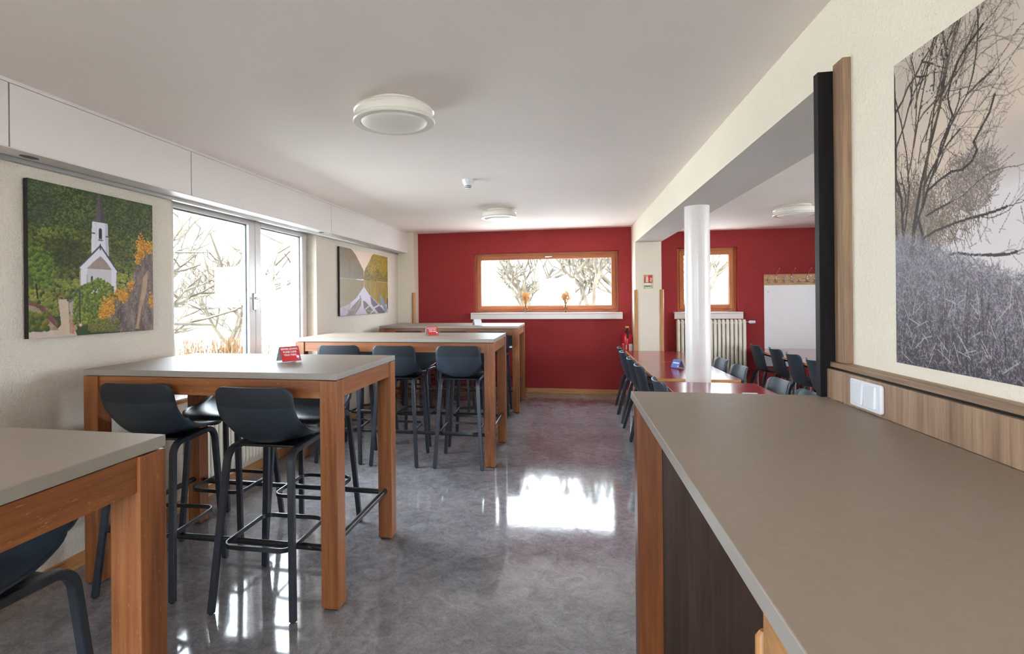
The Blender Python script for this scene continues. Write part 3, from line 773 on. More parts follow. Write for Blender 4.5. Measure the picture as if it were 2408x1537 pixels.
# ------------------------------------------------------------------ ceiling lamps, smoke detector
def make_lamp():
    t = thing('ceiling_lamp', 'x', 'lamp', (0, 0, 0), 0, 'round white ceiling lamps')
    MB().lathe([(0.0, 0), (.145, 0), (.145, -.030), (.0, -.030)], 40).build('mount', M['lampwhite'], t, angle=40)
    MB().lathe([(.10, -.026), (.190, -.026), (.206, -.034), (.209, -.045), (.203, -.050), (.203, -.080), (.210, -.085), (.213, -.094), (.208, -.100), (.174, -.100), (.172, -.090)], 64).build('housing', M['lampwhite'], t, angle=50)
    MB().lathe([(.1735, -.094)] + [(.172 * math.cos(k * PI / 2 / 10), -.094 - .030 * math.sin(k * PI / 2 / 10)) for k in range(11)], 64, cap=False).build('diffuser', M['lampglass'], t, smooth=True)
    return t
lamp = make_lamp()
tilt = math.atan((zt(2.504, 8) - zt(2.504, 2)) / 6)
lamp.location = (-.892, 2.665, zt(2.504, 2.665)); lamp['label'] = 'large round white ceiling lamp nearest the camera'; lamp.rotation_euler = (tilt, 0, 0)
dup(lamp, (-.806, 6.21, zt(2.504, 6.21)), 0, 'round white ceiling lamp near the red wall, left room')
dup(lamp, (2.33, 6.15, zt(2.408, 6.15)), 0, 'round white ceiling lamp beyond the beam, beside the black post')
sd = thing('smoke_detector', 'small white smoke detector on the ceiling between the lamps', 'smoke detector', (-.853, 4.53, zt(2.504, 4.53)))
MB().lathe([(.0, 0), (.052, 0), (.050, -.022), (.036, -.052), (.034, -.056), (0, -.056)], 28).build('body', M['white'], sd, angle=40)
MB().lathe([(.0, -.056), (.028, -.056), (.028, -.062), (0, -.062)], 24).build('vent_slot', M['black'], sd, angle=40)
MB().lathe([(.0, -.062), (.033, -.062), (.031, -.067), (0, -.067)], 24).build('vent_ring', M['white'], sd, angle=40)
MB().lathe([(.0, -.067), (.023, -.067), (.023, -.073), (0, -.073)], 24).build('vent_slot', M['black'], sd, angle=40)
MB().lathe([(.0, -.073), (.026, -.073), (.018, -.080), (0, -.080)], 24).build('cap', M['white'], sd, angle=40)

# ------------------------------------------------------------------ radiators
def radiator(loc, rz, n, pitch, z0, z1, depth, label, gap=.10):
    t = thing('radiator', label, 'radiator', loc, rz, 'cream column radiators')
    w = n * pitch
    for i in range(n):
        x = -w / 2 + (i + .5) * pitch; rx = pitch * .36
        prof = [Vector((p.x, p.y)) for p in rrect(rx, depth / 2, rx * .95, 4)]
        path = [(x, 0, z0), (x, 0, z0 + .02), (x, 0, z1 - .02), (x, 0, z1)]
        MB().sweep(path, [(p.x, p.y) for p in prof], upv=(1, 0, 0), scale=[.7, 1, 1, .7]).build('column', M['radiator'], t, angle=45)
    for z in (z0 + .05, z1 - .05): MB().tube([(-w / 2 + .01, 0, z), (w / 2 - .01, 0, z)], .016, 10).build('header_pipe', M['radiator'], t, angle=40)
    for s in (-1, 1):
        MB().box(s * (w / 2 - .1) - .012, s * (w / 2 - .1) + .012, 0, gap, z1 - .12, z1 - .09).build('wall_bracket', M['radiator'], t)
        MB().tube([(s * (w / 2 - .1), 0, 0.0), (s * (w / 2 - .1), 0, z0 + .06)], .010, 8).build('support_foot', M['radiator'], t, angle=40)
    return t
rb = radiator((1.973, 8.155, 0), 0, 17, .055, .17, 1.128, .10, 'cream radiator under the small window behind the column')
MB().tube([(.45, 0, 1.09), (.50, 0, 1.09)], .012, 10).build('valve_pipe', M['steel'], rb, angle=40)
MB().tube([(.50, 0, 1.09), (.52, 0, 1.09), (.585, 0, 1.09)], [.015, .024, .021], 14).build('thermostat_knob', M['white'], rb, angle=40)
radiator((XL + .055, 4.2, 0), PI / 2, 40, .047, .15, .69, .06, 'cream radiator under the left window, behind the bar tables', .053)

# ------------------------------------------------------------------ wall fittings
def corner_guard(x, y, label):
    t = thing('corner_guard', label, 'corner guard', (x, y, 0), 0, 'round beech corner guards')
    MB().lathe([(.027, 0), (.027, 1.548), (.022, 1.560), (0, 1.560)], 20).build('rod', M['beech']['z'], t, angle=40)
corner_guard(-2.392, 8.012 - .0, 'beech corner guard on the left pilaster beside the red wall')
corner_guard(.908, 7.812, 'beech corner guard on the left edge of the sign pillar')
corner_guard(1.257, 7.812, 'beech corner guard on the right edge of the sign pillar')

sg = thing('fire_sign', 'fire extinguisher sign with red pictogram on the pillar', 'sign', (1.080, 7.8145, 1.670))
MB().box(-.070, .070, -.003, 0, -.101, .101).build('plate', M['lumi'], sg)
def on_sign(nm, pts, m, lift=.0036): MB().extrude([(x, -lift, z) for x, z in pts], (0, -.0006, 0)).build(nm, m, sg)
on_sign('red_field', [(-.056, -.018), (.056, -.018), (.056, .092), (-.056, .092)], M['signred'])
on_sign('pictogram', [(-.036, -.010), (0.0, -.010), (0.0, .055), (-.007, .065), (-.012, .068), (-.012, .082), (-.023, .082), (-.023, .068), (-.029, .065), (-.036, .055)], M['lumi'], .0045)
on_sign('pictogram', [(-.054, .062), (-.048, .074), (-.036, .082), (-.018, .086), (-.004, .082), (.002, .076), (-.002, .072), (-.018, .078), (-.034, .075), (-.044, .068), (-.050, .058)], M['lumi'], .0048)
for dx, dz in ((.018, .0), (.016, .014), (.020, .028), (.021, .042)):
    on_sign('flame', [(dx, dz + .010), (dx + .008, dz + .003), (dx + .016, dz - .003), (dx + .027, dz - .004), (dx + .030, dz + .012), (dx + .024, dz + .006), (dx + .015, dz + .008), (dx + .007, dz + .020), (dx + .009, dz + .012)], M['lumi'], .0045)
on_sign('text_bar', [(-.056, -.042), (.026, -.042), (.026, -.024), (-.056, -.024)], M['paper'], .0040)
on_sign('text_bar', [(.030, -.042), (.056, -.042), (.056, -.024), (.030, -.024)], M['lumi'], .0045)
for x in (-.054, -.032, -.012, .010): on_sign('small_pictogram', [(x, -.072), (x + .016, -.072), (x + .016, -.054), (x + .004, -.054), (x, -.062)], M['green'])
on_sign('small_pictogram', [(.036, -.070), (.050, -.070), (.052, -.056), (.043, -.050), (.035, -.056)], M['brown'])
on_sign('small_pictogram', [(.036, -.088), (.056, -.088), (.056, -.080), (.036, -.080)], M['brown'])
on_sign('small_pictogram', [(-.054, -.090), (-.044, -.090), (-.044, -.082), (-.054, -.082)], M['green'])

ex = thing('fire_extinguisher', 'red fire extinguisher on the red wall beside the pillar', 'fire extinguisher', (.822, 8.155, .47))
MB().lathe([(0, 0), (.070, 0), (.077, .01), (.077, .40), (.070, .432), (.045, .452), (.022, .458), (0, .458)], 32).build('cylinder', M['exred'], ex, angle=40)
MB().lathe([(0, .452), (.018, .452), (.018, .50), (0, .50)], 16).build('valve', M['blackmetal'], ex, angle=40)
MB().box(-.040, .042, -.012, .012, .478, .492).build('lower_handle', M['blackmetal'], ex, bevel=.003)
MB().sweep([(0, -.012, .525), (0, -.045, .50), (0, -.066, .44), (0, -.079, .385)], RECT(.012, .006), upv=(1, 0, 0)).build('hose', M['blackmetal'], ex)
MB().box(-.026, .026, -.020, .006, .538, .560).build('trigger', M['yellow'], ex, bevel=.003)
for s in (-1, 1): MB().sweep([(s * .018, -.008, .545), (s * .032, -.008, .50)], RECT(.004, .004, .001)).build('safety_strap', M['signred'], ex)
def label_patch(a0, a1, z0, z1, m, nm='label', r=.0776):
    mb = MB(); n = 8; vs = []
    for i in range(n + 1):
        t = R(a0 + (a1 - a0) * i / n); vs += [(r * math.sin(t), -r * math.cos(t), z0), (r * math.sin(t), -r * math.cos(t), z1)]
    mb.add(vs, [(2 * i, 2 * i + 2, 2 * i + 3, 2 * i + 1) for i in range(n)]); mb.build(nm, m, ex)
label_patch(12, 72, .19, .305, M['paper']); label_patch(-78, -40, .10, .305, M['paper'])
label_patch(-76, -42, .20, .30, M['signred'], 'label_print', .0780); label_patch(-74, -46, .165, .185, M['signred'], 'label_print', .0780)
for k in range(5): label_patch(17, 66, .205 + k * .016, .209 + k * .016, M['rail'], 'label_print', .0780)
for k in range(6): label_patch(-22, -8, .225 + k * .012, .231 + k * .012, M['paper'], 'label_print', .0779)
MB().box(-.03, .03, .07, .10, .15, .40).build('wall_bracket', M['blackmetal'], ex)

wb = thing('whiteboard', 'plain white board on the red wall below the coat hooks', 'whiteboard', (3.26, YB - .001, .46))
MB().box(-.55, .55, -.014, 0, 0, 1.148).build('panel', M['whiteboard'], wb, bevel=.002)
for zz in (.29, 1.07):
    for xx in (-.50, .50): MB().lathe([(0, 0), (.007, 0), (.007, .003), (0, .003)], 12).build('screw', M['rail'], wb, (xx, -.014, zz - .02), (PI / 2, 0, 0))
ck = thing('coat_rack', 'beech coat rack board with metal hooks above the whiteboard', 'coat rack', (3.26, YB - .001, 1.685))
MB().box(-.553, .553, -.020, 0, -.076, .076).build('board', M['beech']['x'], ck, bevel=.002)
for i in range(11):
    x = -.499 + i * .1005
    hk = thing('hook', None, None); hk.parent = ck; hk.location = (x, -.020, 0)
    MB().tube([(-.014, -.003, .002), (.014, -.003, .002)], .008, 10).build('plate', M['steel'], hk, angle=40)
    lo = [(0, -.006, .03), (0, -.010, 0), (0, -.020, -.036), (0, -.046, -.044), (.002, -.060, -.030)]
    MB().tube(catmull(lo, 4), .0055, 8).build('lower_hook', M['steel'], hk, smooth=True)
    if i % 2: MB().tube(catmull([(0, -.006, .02), (0, -.010, .06), (.004, -.05, .10), (.012, -.11, .155)], 4), .005, 8).build('hat_peg', M['steel'], hk, smooth=True)
    if i in (0, 2, 5, 8): MB().lathe([(0, 0), (.006, 0), (.006, .002), (0, .002)], 10).build('screw', M['rail'], hk, (.045, 0, .045), (PI / 2, 0, 0))

# ------------------------------------------------------------------ vases with dried grass on the sill
def vase(x, seed, label):
    rnd = random.Random(seed)
    t = thing('vase', label, 'vase', (x, 8.20, W1[2] - .002), 0, 'small glass vases with dried grass')
    MB().lathe([(0, .001), (.026, .001), (.028, .006), (.028, .075), (.020, .092), (.019, .108), (.021, .112), (.018, .112), (.0165, .092), (.0245, .074), (.0245, .008), (0, .008)], 24).build('glass', M['vase'], t, smooth=True)
    mb = MB(); hd = MB()
    for i in range(70):
        a = rnd.uniform(0, 2 * PI); q = math.sqrt(rnd.random()); r0 = .012 * q; r1 = (.066 if seed == 1 else .074) * q
        hgt = rnd.uniform(.20, .312)
        p0 = Vector((r0 * math.cos(a + 2), r0 * math.sin(a + 2), .012)); p1 = Vector((.011 * q * math.cos(a), .011 * q * math.sin(a), .125)); p2 = Vector((r1 * math.cos(a), r1 * math.sin(a), hgt))
        pm = p1.lerp(p2, .45) * 1.0; pm.x *= .8; pm.y *= .8
        mb.tube([p0, p1, pm, p2], [.0012, .0012, .001, .0008], 4)
        for k in range(9):
            c = pm.lerp(p2, rnd.uniform(.35, 1.05)) + Vector((rnd.uniform(-.012, .012), rnd.uniform(-.012, .012), rnd.uniform(-.01, .012)))
            e = c + Vector((rnd.uniform(-.006, .006), rnd.uniform(-.006, .006), rnd.uniform(.008, .02)))
            hd.tube([c, c.lerp(e, .5), e], [.001, .0042, .001], 4)
    tag(mb.build('stems', M['straw'], t), kind='stuff'); tag(hd.build('seed_heads', M['straw'], t), kind='stuff')
vase(-.665, 1, 'glass vase of dried grass on the sill, left one')
vase(-.065, 2, 'glass vase of dried grass on the sill, right one')

# ------------------------------------------------------------------ printed pictures (colour per mesh point)
def vnoise(h, w, cells, seed):
    rs = np.random.RandomState(seed); cy, cx_ = cells
    g = rs.rand(cy + 2, cx_ + 2); y = np.linspace(0, cy - 1e-6, h); x = np.linspace(0, cx_ - 1e-6, w)
    yi = y.astype(int); xi = x.astype(int); fy = (y - yi)[:, None]; fx = (x - xi)[None, :]
    fy = fy * fy * (3 - 2 * fy); fx = fx * fx * (3 - 2 * fx)
    a = g[yi][:, xi]; b = g[yi][:, xi + 1]; c = g[yi + 1][:, xi]; d = g[yi + 1][:, xi + 1]
    return (a * (1 - fx) + b * fx) * (1 - fy) + (c * (1 - fx) + d * fx) * fy
def fbm(h, w, c, seed, o=5):
    out = np.zeros((h, w)); amp = 1; tot = 0
    for i in range(o):
        out += amp * vnoise(h, w, (max(1, int(c[0] * 2 ** i)), max(1, int(c[1] * 2 ** i))), seed + i); tot += amp; amp *= .55
    return out / tot
class Raster:
    def __init__(s, w, h): s.w, s.h = w, h; s.a = np.zeros((h, w, 3)); s.Y, s.X = np.mgrid[0:h, 0:w]; s.u = (s.X + .5) / w; s.v = (s.Y + .5) / h
    def mask_poly(s, pts):
        m = np.zeros((s.h, s.w), bool); n = len(pts); x, y = s.u, s.v
        for i in range(n):
            (x1, y1), (x2, y2) = pts[i], pts[(i + 1) % n]
            c = ((y1 > y) != (y2 > y)) & (x < (x2 - x1) * (y - y1) / (y2 - y1 + 1e-12) + x1); m ^= c
        return m
    def fill(s, m, col, tex=None, amp=0.0):
        c = np.array(col, float)[None, :]
        if tex is None: s.a[m] = c
        else: s.a[m] = c * (1 + amp * (tex[m][:, None] - .5) * 2)
    def poly(s, pts, col, tex=None, amp=0.0): s.fill(s.mask_poly(pts), col, tex, amp)
    def blob(s, x, y, r, col, rnd, asp=1.0):
        x0, x1 = int((x - r) * s.w), int((x + r) * s.w) + 1; y0, y1 = int((y - r / asp) * s.h), int((y + r / asp) * s.h) + 1
        x0, y0 = max(x0, 0), max(y0, 0); x1, y1 = min(x1, s.w), min(y1, s.h)
        if x1 <= x0 or y1 <= y0: return
        dx = (s.u[y0:y1, x0:x1] - x) / r; dy = (s.v[y0:y1, x0:x1] - y) / r * asp
        q = dx * dx + dy * dy; q = q + rnd.rand(*q.shape) * .35
        k = np.clip((1 - q) * 3, 0, 1)[..., None]; sh = np.clip(.78 - .42 * dy - .22 * dx, .35, 1.25)[..., None]
        s.a[y0:y1, x0:x1] = s.a[y0:y1, x0:x1] * (1 - k) + np.array(col) * sh * (.85 + .3 * rnd.rand(*q.shape)[..., None]) * k
    def strokes(s, segs):
        """segs: (x1,y1,x2,y2,width_px,col)"""
        for x1, y1, x2, y2, wd, col in segs:
            L = max(abs(x2 - x1) * s.w, abs(y2 - y1) * s.h); n = int(L * 1.5) + 2; t = np.linspace(0, 1, n)
            xs = (x1 + (x2 - x1) * t) * s.w; ys = (y1 + (y2 - y1) * t) * s.h; r = wd / 2
            k = int(math.ceil(r))
            for ox in range(-k, k + 1):
                for oy in range(-k, k + 1):
                    if ox * ox + oy * oy > r * r + .3: continue
                    xi = (xs + ox).astype(int); yi = (ys + oy).astype(int)
                    ok = (xi >= 0) & (xi < s.w) & (yi >= 0) & (yi < s.h)
                    al = min(1.0, max(.35, wd))
                    s.a[yi[ok], xi[ok]] = s.a[yi[ok], xi[ok]] * (1 - al) + np.array(col) * al

def srgb(r, g, b):
    f = lambda c: ((c / 255 + .055) / 1.055) ** 2.4 if c > 10 else c / 255 / 12.92
    return (f(r), f(g), f(b))

def print_mesh(name, ras, p00, pu, pv, mat, parent):
    """grid: p00 top-left corner, pu vector along the width, pv vector down"""
    h, w = ras.h, ras.w; p00, pu, pv = np.array(p00), np.array(pu), np.array(pv)
    iu = np.linspace(0, 1, w); iv = np.linspace(0, 1, h)
    co = p00[None, None] + iu[None, :, None] * pu + iv[:, None, None] * pv
    idx = np.arange(h * w).reshape(h, w)
    q = np.stack([idx[:-1, :-1], idx[1:, :-1], idx[1:, 1:], idx[:-1, 1:]], -1).reshape(-1, 4)
    me = bpy.data.meshes.new(name); me.vertices.add(h * w); me.vertices.foreach_set('co', co.reshape(-1).astype(np.float32))
    me.loops.add(q.size); me.loops.foreach_set('vertex_index', q.reshape(-1).astype(np.int32))
    me.polygons.add(len(q)); me.polygons.foreach_set('loop_start', np.arange(0, q.size, 4, dtype=np.int32))
    me.update(calc_edges=True)
    ca = me.color_attributes.new('print', 'FLOAT_COLOR', 'POINT')
    c = np.ones((h * w, 4), np.float32); c[:, :3] = np.clip(ras.a, 0, 1).reshape(-1, 3); ca.data.foreach_set('color', c.reshape(-1))
    me.materials.append(mat); o = bpy.data.objects.new(name, me); COL.objects.link(o); o.parent = parent; return o

def church():
    R_ = Raster(300, 300); rs = np.random.RandomState(2); t1 = fbm(300, 300, (6, 6), 5); t2 = fbm(300, 300, (40, 40), 9, 3)
    R_.a[:] = np.array(srgb(45, 62, 22))
    R_.a *= (.6 + .8 * t1)[..., None]
    NB = 5200; hue = fbm(300, 300, (7, 7), 77, 3)
    for i in range(NB):
        v = (i / NB) * .84 + rs.rand() * .03; u = rs.rand(); r = .006 + .012 * rs.rand() * (.5 + v)
        k = hue[min(299, int(v * 300)), min(299, int(u * 300))] + .12 * rs.randn()
        if v < .28: c = np.array(srgb(56, 68, 42)) * (1 - k) + np.array(srgb(104, 114, 54)) * k
        elif v < .55: c = np.array(srgb(58, 68, 30)) * (1 - k) + np.array(srgb(128, 134, 50)) * k
        else: c = np.array(srgb(78, 90, 36)) * (1 - k) + np.array(srgb(154, 156, 66)) * k
        if v < .30 and u < .18: c = c * np.array((.75, .8, 1.2))
        if .36 < v < .62 and .1 < u < .42: c = c * .5
        R_.blob(u, v, r, c * (.75 + .5 * rs.rand()), rs, 1.2)
    # road and path
    R_.poly([(0, .955), (.13, .955), (.30, .93), (.33, 1), (0, 1)], srgb(190, 172, 160), t2, .1)
    R_.poly([(.195, .755), (.265, .755), (.275, .97), (.24, .99), (.15, .985), (.215, .92)], srgb(188, 166, 146), t2, .1)
    R_.poly([(0, .76), (.10, .80), (.19, .90), (.19, .94), (.16, .93), (.06, .80), (0, .785)], srgb(110, 70, 66), t2, .5)
    R_.poly([(0, .79), (.05, .80), (.17, .925), (.20, .955), (.14, .955), (.10, .88), (0, .81)], srgb(150, 130, 108), t2, .3)
    for i in range(120): R_.blob(rs.rand() * .12, .84 + rs.rand() * .11, .012 + .012 * rs.rand(), [srgb(96, 110, 30), srgb(120, 110, 40), srgb(70, 90, 26)][rs.randint(3)], rs)
    # big tree at the left
    for i in range(480):
        a = rs.rand() * 2 * PI; q = math.sqrt(rs.rand()); R_.blob(.055 + .12 * q * math.cos(a), .56 + .13 * q * math.sin(a), .009 + .010 * rs.rand(), [srgb(96, 116, 34), srgb(70, 90, 28), srgb(110, 130, 40)][rs.randint(3)], rs)
    R_.strokes([(.05, .66, .06, .745, 3, srgb(40, 34, 24))])
    # church
    wh = srgb(208, 206, 216); whs = srgb(178, 176, 190); sl = srgb(86, 78, 84)
    R_.poly([(.505, 0.0), (.525, 0.0), (.552, .185), (.585, .205), (.445, .205), (.475, .185)], sl, t2, .12)
    R_.poly([(.516, 0.0), (.525, 0.0), (.552, .185), (.585, .205), (.52, .205)], srgb(70, 62, 70), t2, .12)
    R_.poly([(.452, .208), (.578, .208), (.582, .30), (.588, .44), (.442, .44), (.446, .29)], wh, t2, .04)
    R_.poly([(.555, .208), (.578, .208), (.588, .44), (.560, .44)], whs, t2, .04)
    R_.poly([(.503, .262), (.510, .248), (.520, .246), (.528, .252), (.530, .262), (.530, .325), (.503, .325)], srgb(50, 48, 54))
    R_.strokes([(.445, .288, .470, .288, 2, sl), (.560, .300, .585, .300, 2, sl), (.500, .33, .534, .33, 2, sl), (.482, .21, .482, .40, 1, whs)])
    R_.poly([(.516, .375), (.660, .545), (.650, .56), (.645, .70), (.355, .72), (.352, .53)], wh, t2, .04)
    R_.strokes([(.516, .372, .345, .535, 3, srgb(70, 66, 72)), (.516, .372, .663, .548, 3, srgb(70, 66, 72)), (.516, .36, .516, .40, 2, srgb(60, 50, 46))])
    R_.poly([(.516, .445), (.565, .485), (.612, .54), (.405, .54), (.465, .485)], srgb(148, 128, 122), t2, .12)
    R_.poly([(.41, .54), (.608, .54), (.605, .70), (.415, .70)], srgb(190, 184, 188), t2, .04)
    R_.poly([(.437, .635), (.437, .60), (.446, .585), (.455, .60), (.455, .635)], srgb(60, 56, 62)); R_.poly([(.405, .58), (.414, .58), (.414, .65), (.405, .65)], srgb(170, 160, 150))
    R_.poly([(.352, .54), (.362, .54), (.358, .70), (.350, .70)], srgb(176, 140, 100), t2, .3)
    # roof, wall and lamp post in front
    R_.poly([(.27, .765), (.345, .705), (.36, .715), (.29, .785)], srgb(110, 98, 92), t2, .2)
    R_.poly([(.27, .785), (.34, .73), (.345, .84), (.285, .88)], srgb(168, 150, 146), t2, .1)
    R_.poly([(.27, .87), (.30, .85), (.33, .95), (.30, .985), (.275, .985)], srgb(160, 136, 120), t2, .2)
    for i in range(1500):
        u = .30 + .34 * rs.rand(); v = .60 + .33 * rs.rand()
        if v < .60 + abs(u - .50) * .5 or u > .66 - (v - .6) * .45 or (u < .34 and v < .72): continue
        R_.blob(u, v, .007 + .009 * rs.rand(), [srgb(120, 134, 44), srgb(96, 112, 36), srgb(140, 150, 54), srgb(82, 100, 34)][rs.randint(4)], rs)
    R_.strokes([(.352, .70, .352, .93, 2, srgb(60, 62, 56)), (.352, .70, .335, .69, 2, srgb(60, 62, 56)), (.335, .69, .318, .72, 2, srgb(60, 62, 56)), (.27, .74, .262, .76, 3, srgb(70, 70, 70)), (.19, .74, .19, .80, 1, srgb(60, 62, 56))])
    R_.poly([(.20, .73), (.235, .73), (.235, .737), (.20, .737)], srgb(190, 96, 50))
    R_.blob(.355, .93, .016, srgb(200, 120, 110), rs); R_.blob(.355, .93, .010, srgb(220, 215, 205), rs)
    for yy in (.925, .97): R_.poly([(.295, yy - .015), (.312, yy - .02), (.302, yy), (.312, yy + .02), (.295, yy + .015)], srgb(190, 110, 60))
    # rock slope with orange broom
    rk = R_.mask_poly([(1.0, .33), (.94, .36), (.87, .44), (.80, .58), (.72, .70), (.60, .78), (.52, .92), (.46, .985), (1, 1)])
    t3 = fbm(300, 300, (10, 30), 31, 4); R_.fill(rk, srgb(112, 96, 90), t3, .9)
    sg_ = []
    for i in range(700):
        u, v = .5 + .5 * rs.rand(), .36 + .63 * rs.rand()
        if rk[min(299, int(v * 300)), min(299, int(u * 300))]: sg_.append((u, v, u + .012 * rs.randn(), v + .03 * rs.rand(), 1, [srgb(66, 56, 54), srgb(150, 128, 116), srgb(90, 76, 70)][rs.randint(3)]))
    R_.strokes(sg_)
    R_.poly([(.90, .58), (.95, .52), (.93, .70), (.88, .82), (.85, .98), (.82, .98), (.86, .80)], srgb(168, 138, 112), t2, .25)
    for (cx_, cy_, rx, ry, n) in ((.88, .35, .05, .09, 90), (.96, .34, .05, .04, 50), (.85, .44, .03, .05, 40), (.70, .72, .06, .05, 70), (.58, .80, .06, .06, 80), (.54, .86, .05, .05, 50), (.98, .76, .03, .05, 40), (.78, .65, .03, .03, 30)):
        for i in range(n * 3): R_.blob(cx_ + rx * rs.randn() * .45, cy_ + ry * rs.randn() * .5, .004 + .007 * rs.rand(), [srgb(214, 150, 34), srgb(190, 122, 28), srgb(226, 170, 60)][rs.randint(3)], rs)
    for i in range(160): R_.blob(.42 + .25 * rs.rand(), .90 + .08 * rs.rand(), .012, [srgb(126, 120, 44), srgb(104, 108, 40)][rs.randint(2)], rs)
    return R_

def lake():
    w, h = 400, 200; R_ = Raster(w, h); rs = np.random.RandomState(4); t = fbm(h, w, (5, 10), 3); t2 = fbm(h, w, (24, 48), 8, 3)
    R_.a[:] = np.array(srgb(222, 196, 176))
    hl = R_.mask_poly([(0, 0), (.20, 0), (.29, .08), (.40, .24), (.44, .30), (.45, .44), (0, .46)]); R_.fill(hl, srgb(116, 98, 66), t2, .22)
    hr = R_.mask_poly([(.62, .04), (.55, .16), (.45, .32), (.45, .46), (1, .47), (1, 0), (.66, 0)]); R_.fill(hr, srgb(150, 120, 24), t2, .5)
    for i in range(3200):
        u, v = .45 + .55 * rs.rand(), .01 + .44 * rs.rand()
        if hr[int(v * h), min(w - 1, int(u * w))]:
            dk = 1.0 if v < .30 + .06 * math.sin(u * 23) else .55
            R_.blob(u, v, .004 + .004 * rs.rand(), np.array([srgb(190, 152, 28), srgb(160, 130, 26), srgb(120, 108, 26), srgb(196, 138, 44), srgb(140, 134, 34)][rs.randint(5)]) * dk * (.8 + .4 * rs.rand()), rs, .55)
    wat = R_.v > .455
    R_.fill(wat, srgb(196, 186, 200), t, .08)
    ml = R_.mask_poly([(0, .455), (.455, .455), (.44, .56), (.30, .73), (.16, .83), (0, .88)]); R_.fill(ml, srgb(132, 110, 66), t2, .14)
    mr = R_.mask_poly([(.46, .455), (1, .46), (1, .85), (.80, .86), (.66, .76), (.55, .68), (.45, .56)]); R_.fill(mr, srgb(140, 112, 34), fbm(h, w, (8, 60), 17, 3), .4)
    R_.strokes([(.30, .452, .43, .455, 2, srgb(205, 200, 200)), (0, .45, .3, .452, 2, srgb(150, 128, 110))])
    fade = np.clip((R_.v - .72) / .28, 0, 1)[..., None] * .55 * (1 - .5 * R_.u[..., None])
    R_.a = R_.a * (1 - fade) + np.array(srgb(140, 112, 116)) * fade
    for i in range(150):
        u = .01 + .18 * rs.rand(); v = .80 + .15 * rs.rand(); R_.strokes([(u, v, u + .015 * rs.randn(), v - .05 * rs.rand(), 1, srgb(160, 128, 122))])
    R_.poly([(.365, .74), (.395, .74), (.38, .86), (.26, 1), (.10, 1), (.22, .86)], srgb(122, 104, 96), t2, .1)
    R_.strokes([(.375, .75, .23, 1, 2, srgb(170, 152, 140)), (.39, .76, .40, 1, 2, srgb(176, 164, 160)), (.13, .93, .24, .91, 4, srgb(150, 130, 116)), (.365, .70, .37, .75, 4, srgb(70, 60, 56))])
    R_.poly([(.42, .78), (.47, .79), (.60, .90), (.70, 1), (.52, 1), (.44, .90)], srgb(104, 98, 84), t2, .12)
    R_.strokes([(.47, .92, .56, .86, 4, srgb(188, 176, 176)), (.50, .94, .70, .97, 3, srgb(140, 128, 130)), (.47, .79, .70, .99, 2, srgb(160, 150, 150)), (.58, .99, .68, .92, 4, srgb(180, 168, 170))])
    R_.poly([(.58, .73), (.63, .74), (.92, .96), (.92, 1), (.76, 1), (.60, .84)], srgb(96, 88, 96), t2, .12)
    R_.strokes([(.66, .90, .77, .86, 4, srgb(190, 182, 190)), (.58, .73, .62, .72, 4, srgb(120, 120, 150)), (.63, .75, .94, .98, 2, srgb(150, 144, 160))])
    R_.poly([(.79, .68), (.83, .68), (.90, .80), (.97, .92), (.97, .99), (.92, .97), (.82, .82)], srgb(112, 130, 142), t2, .08)
    R_.poly([(.97, .74), (1, .74), (1, .96), (.97, .90)], srgb(60, 62, 62))
    return R_

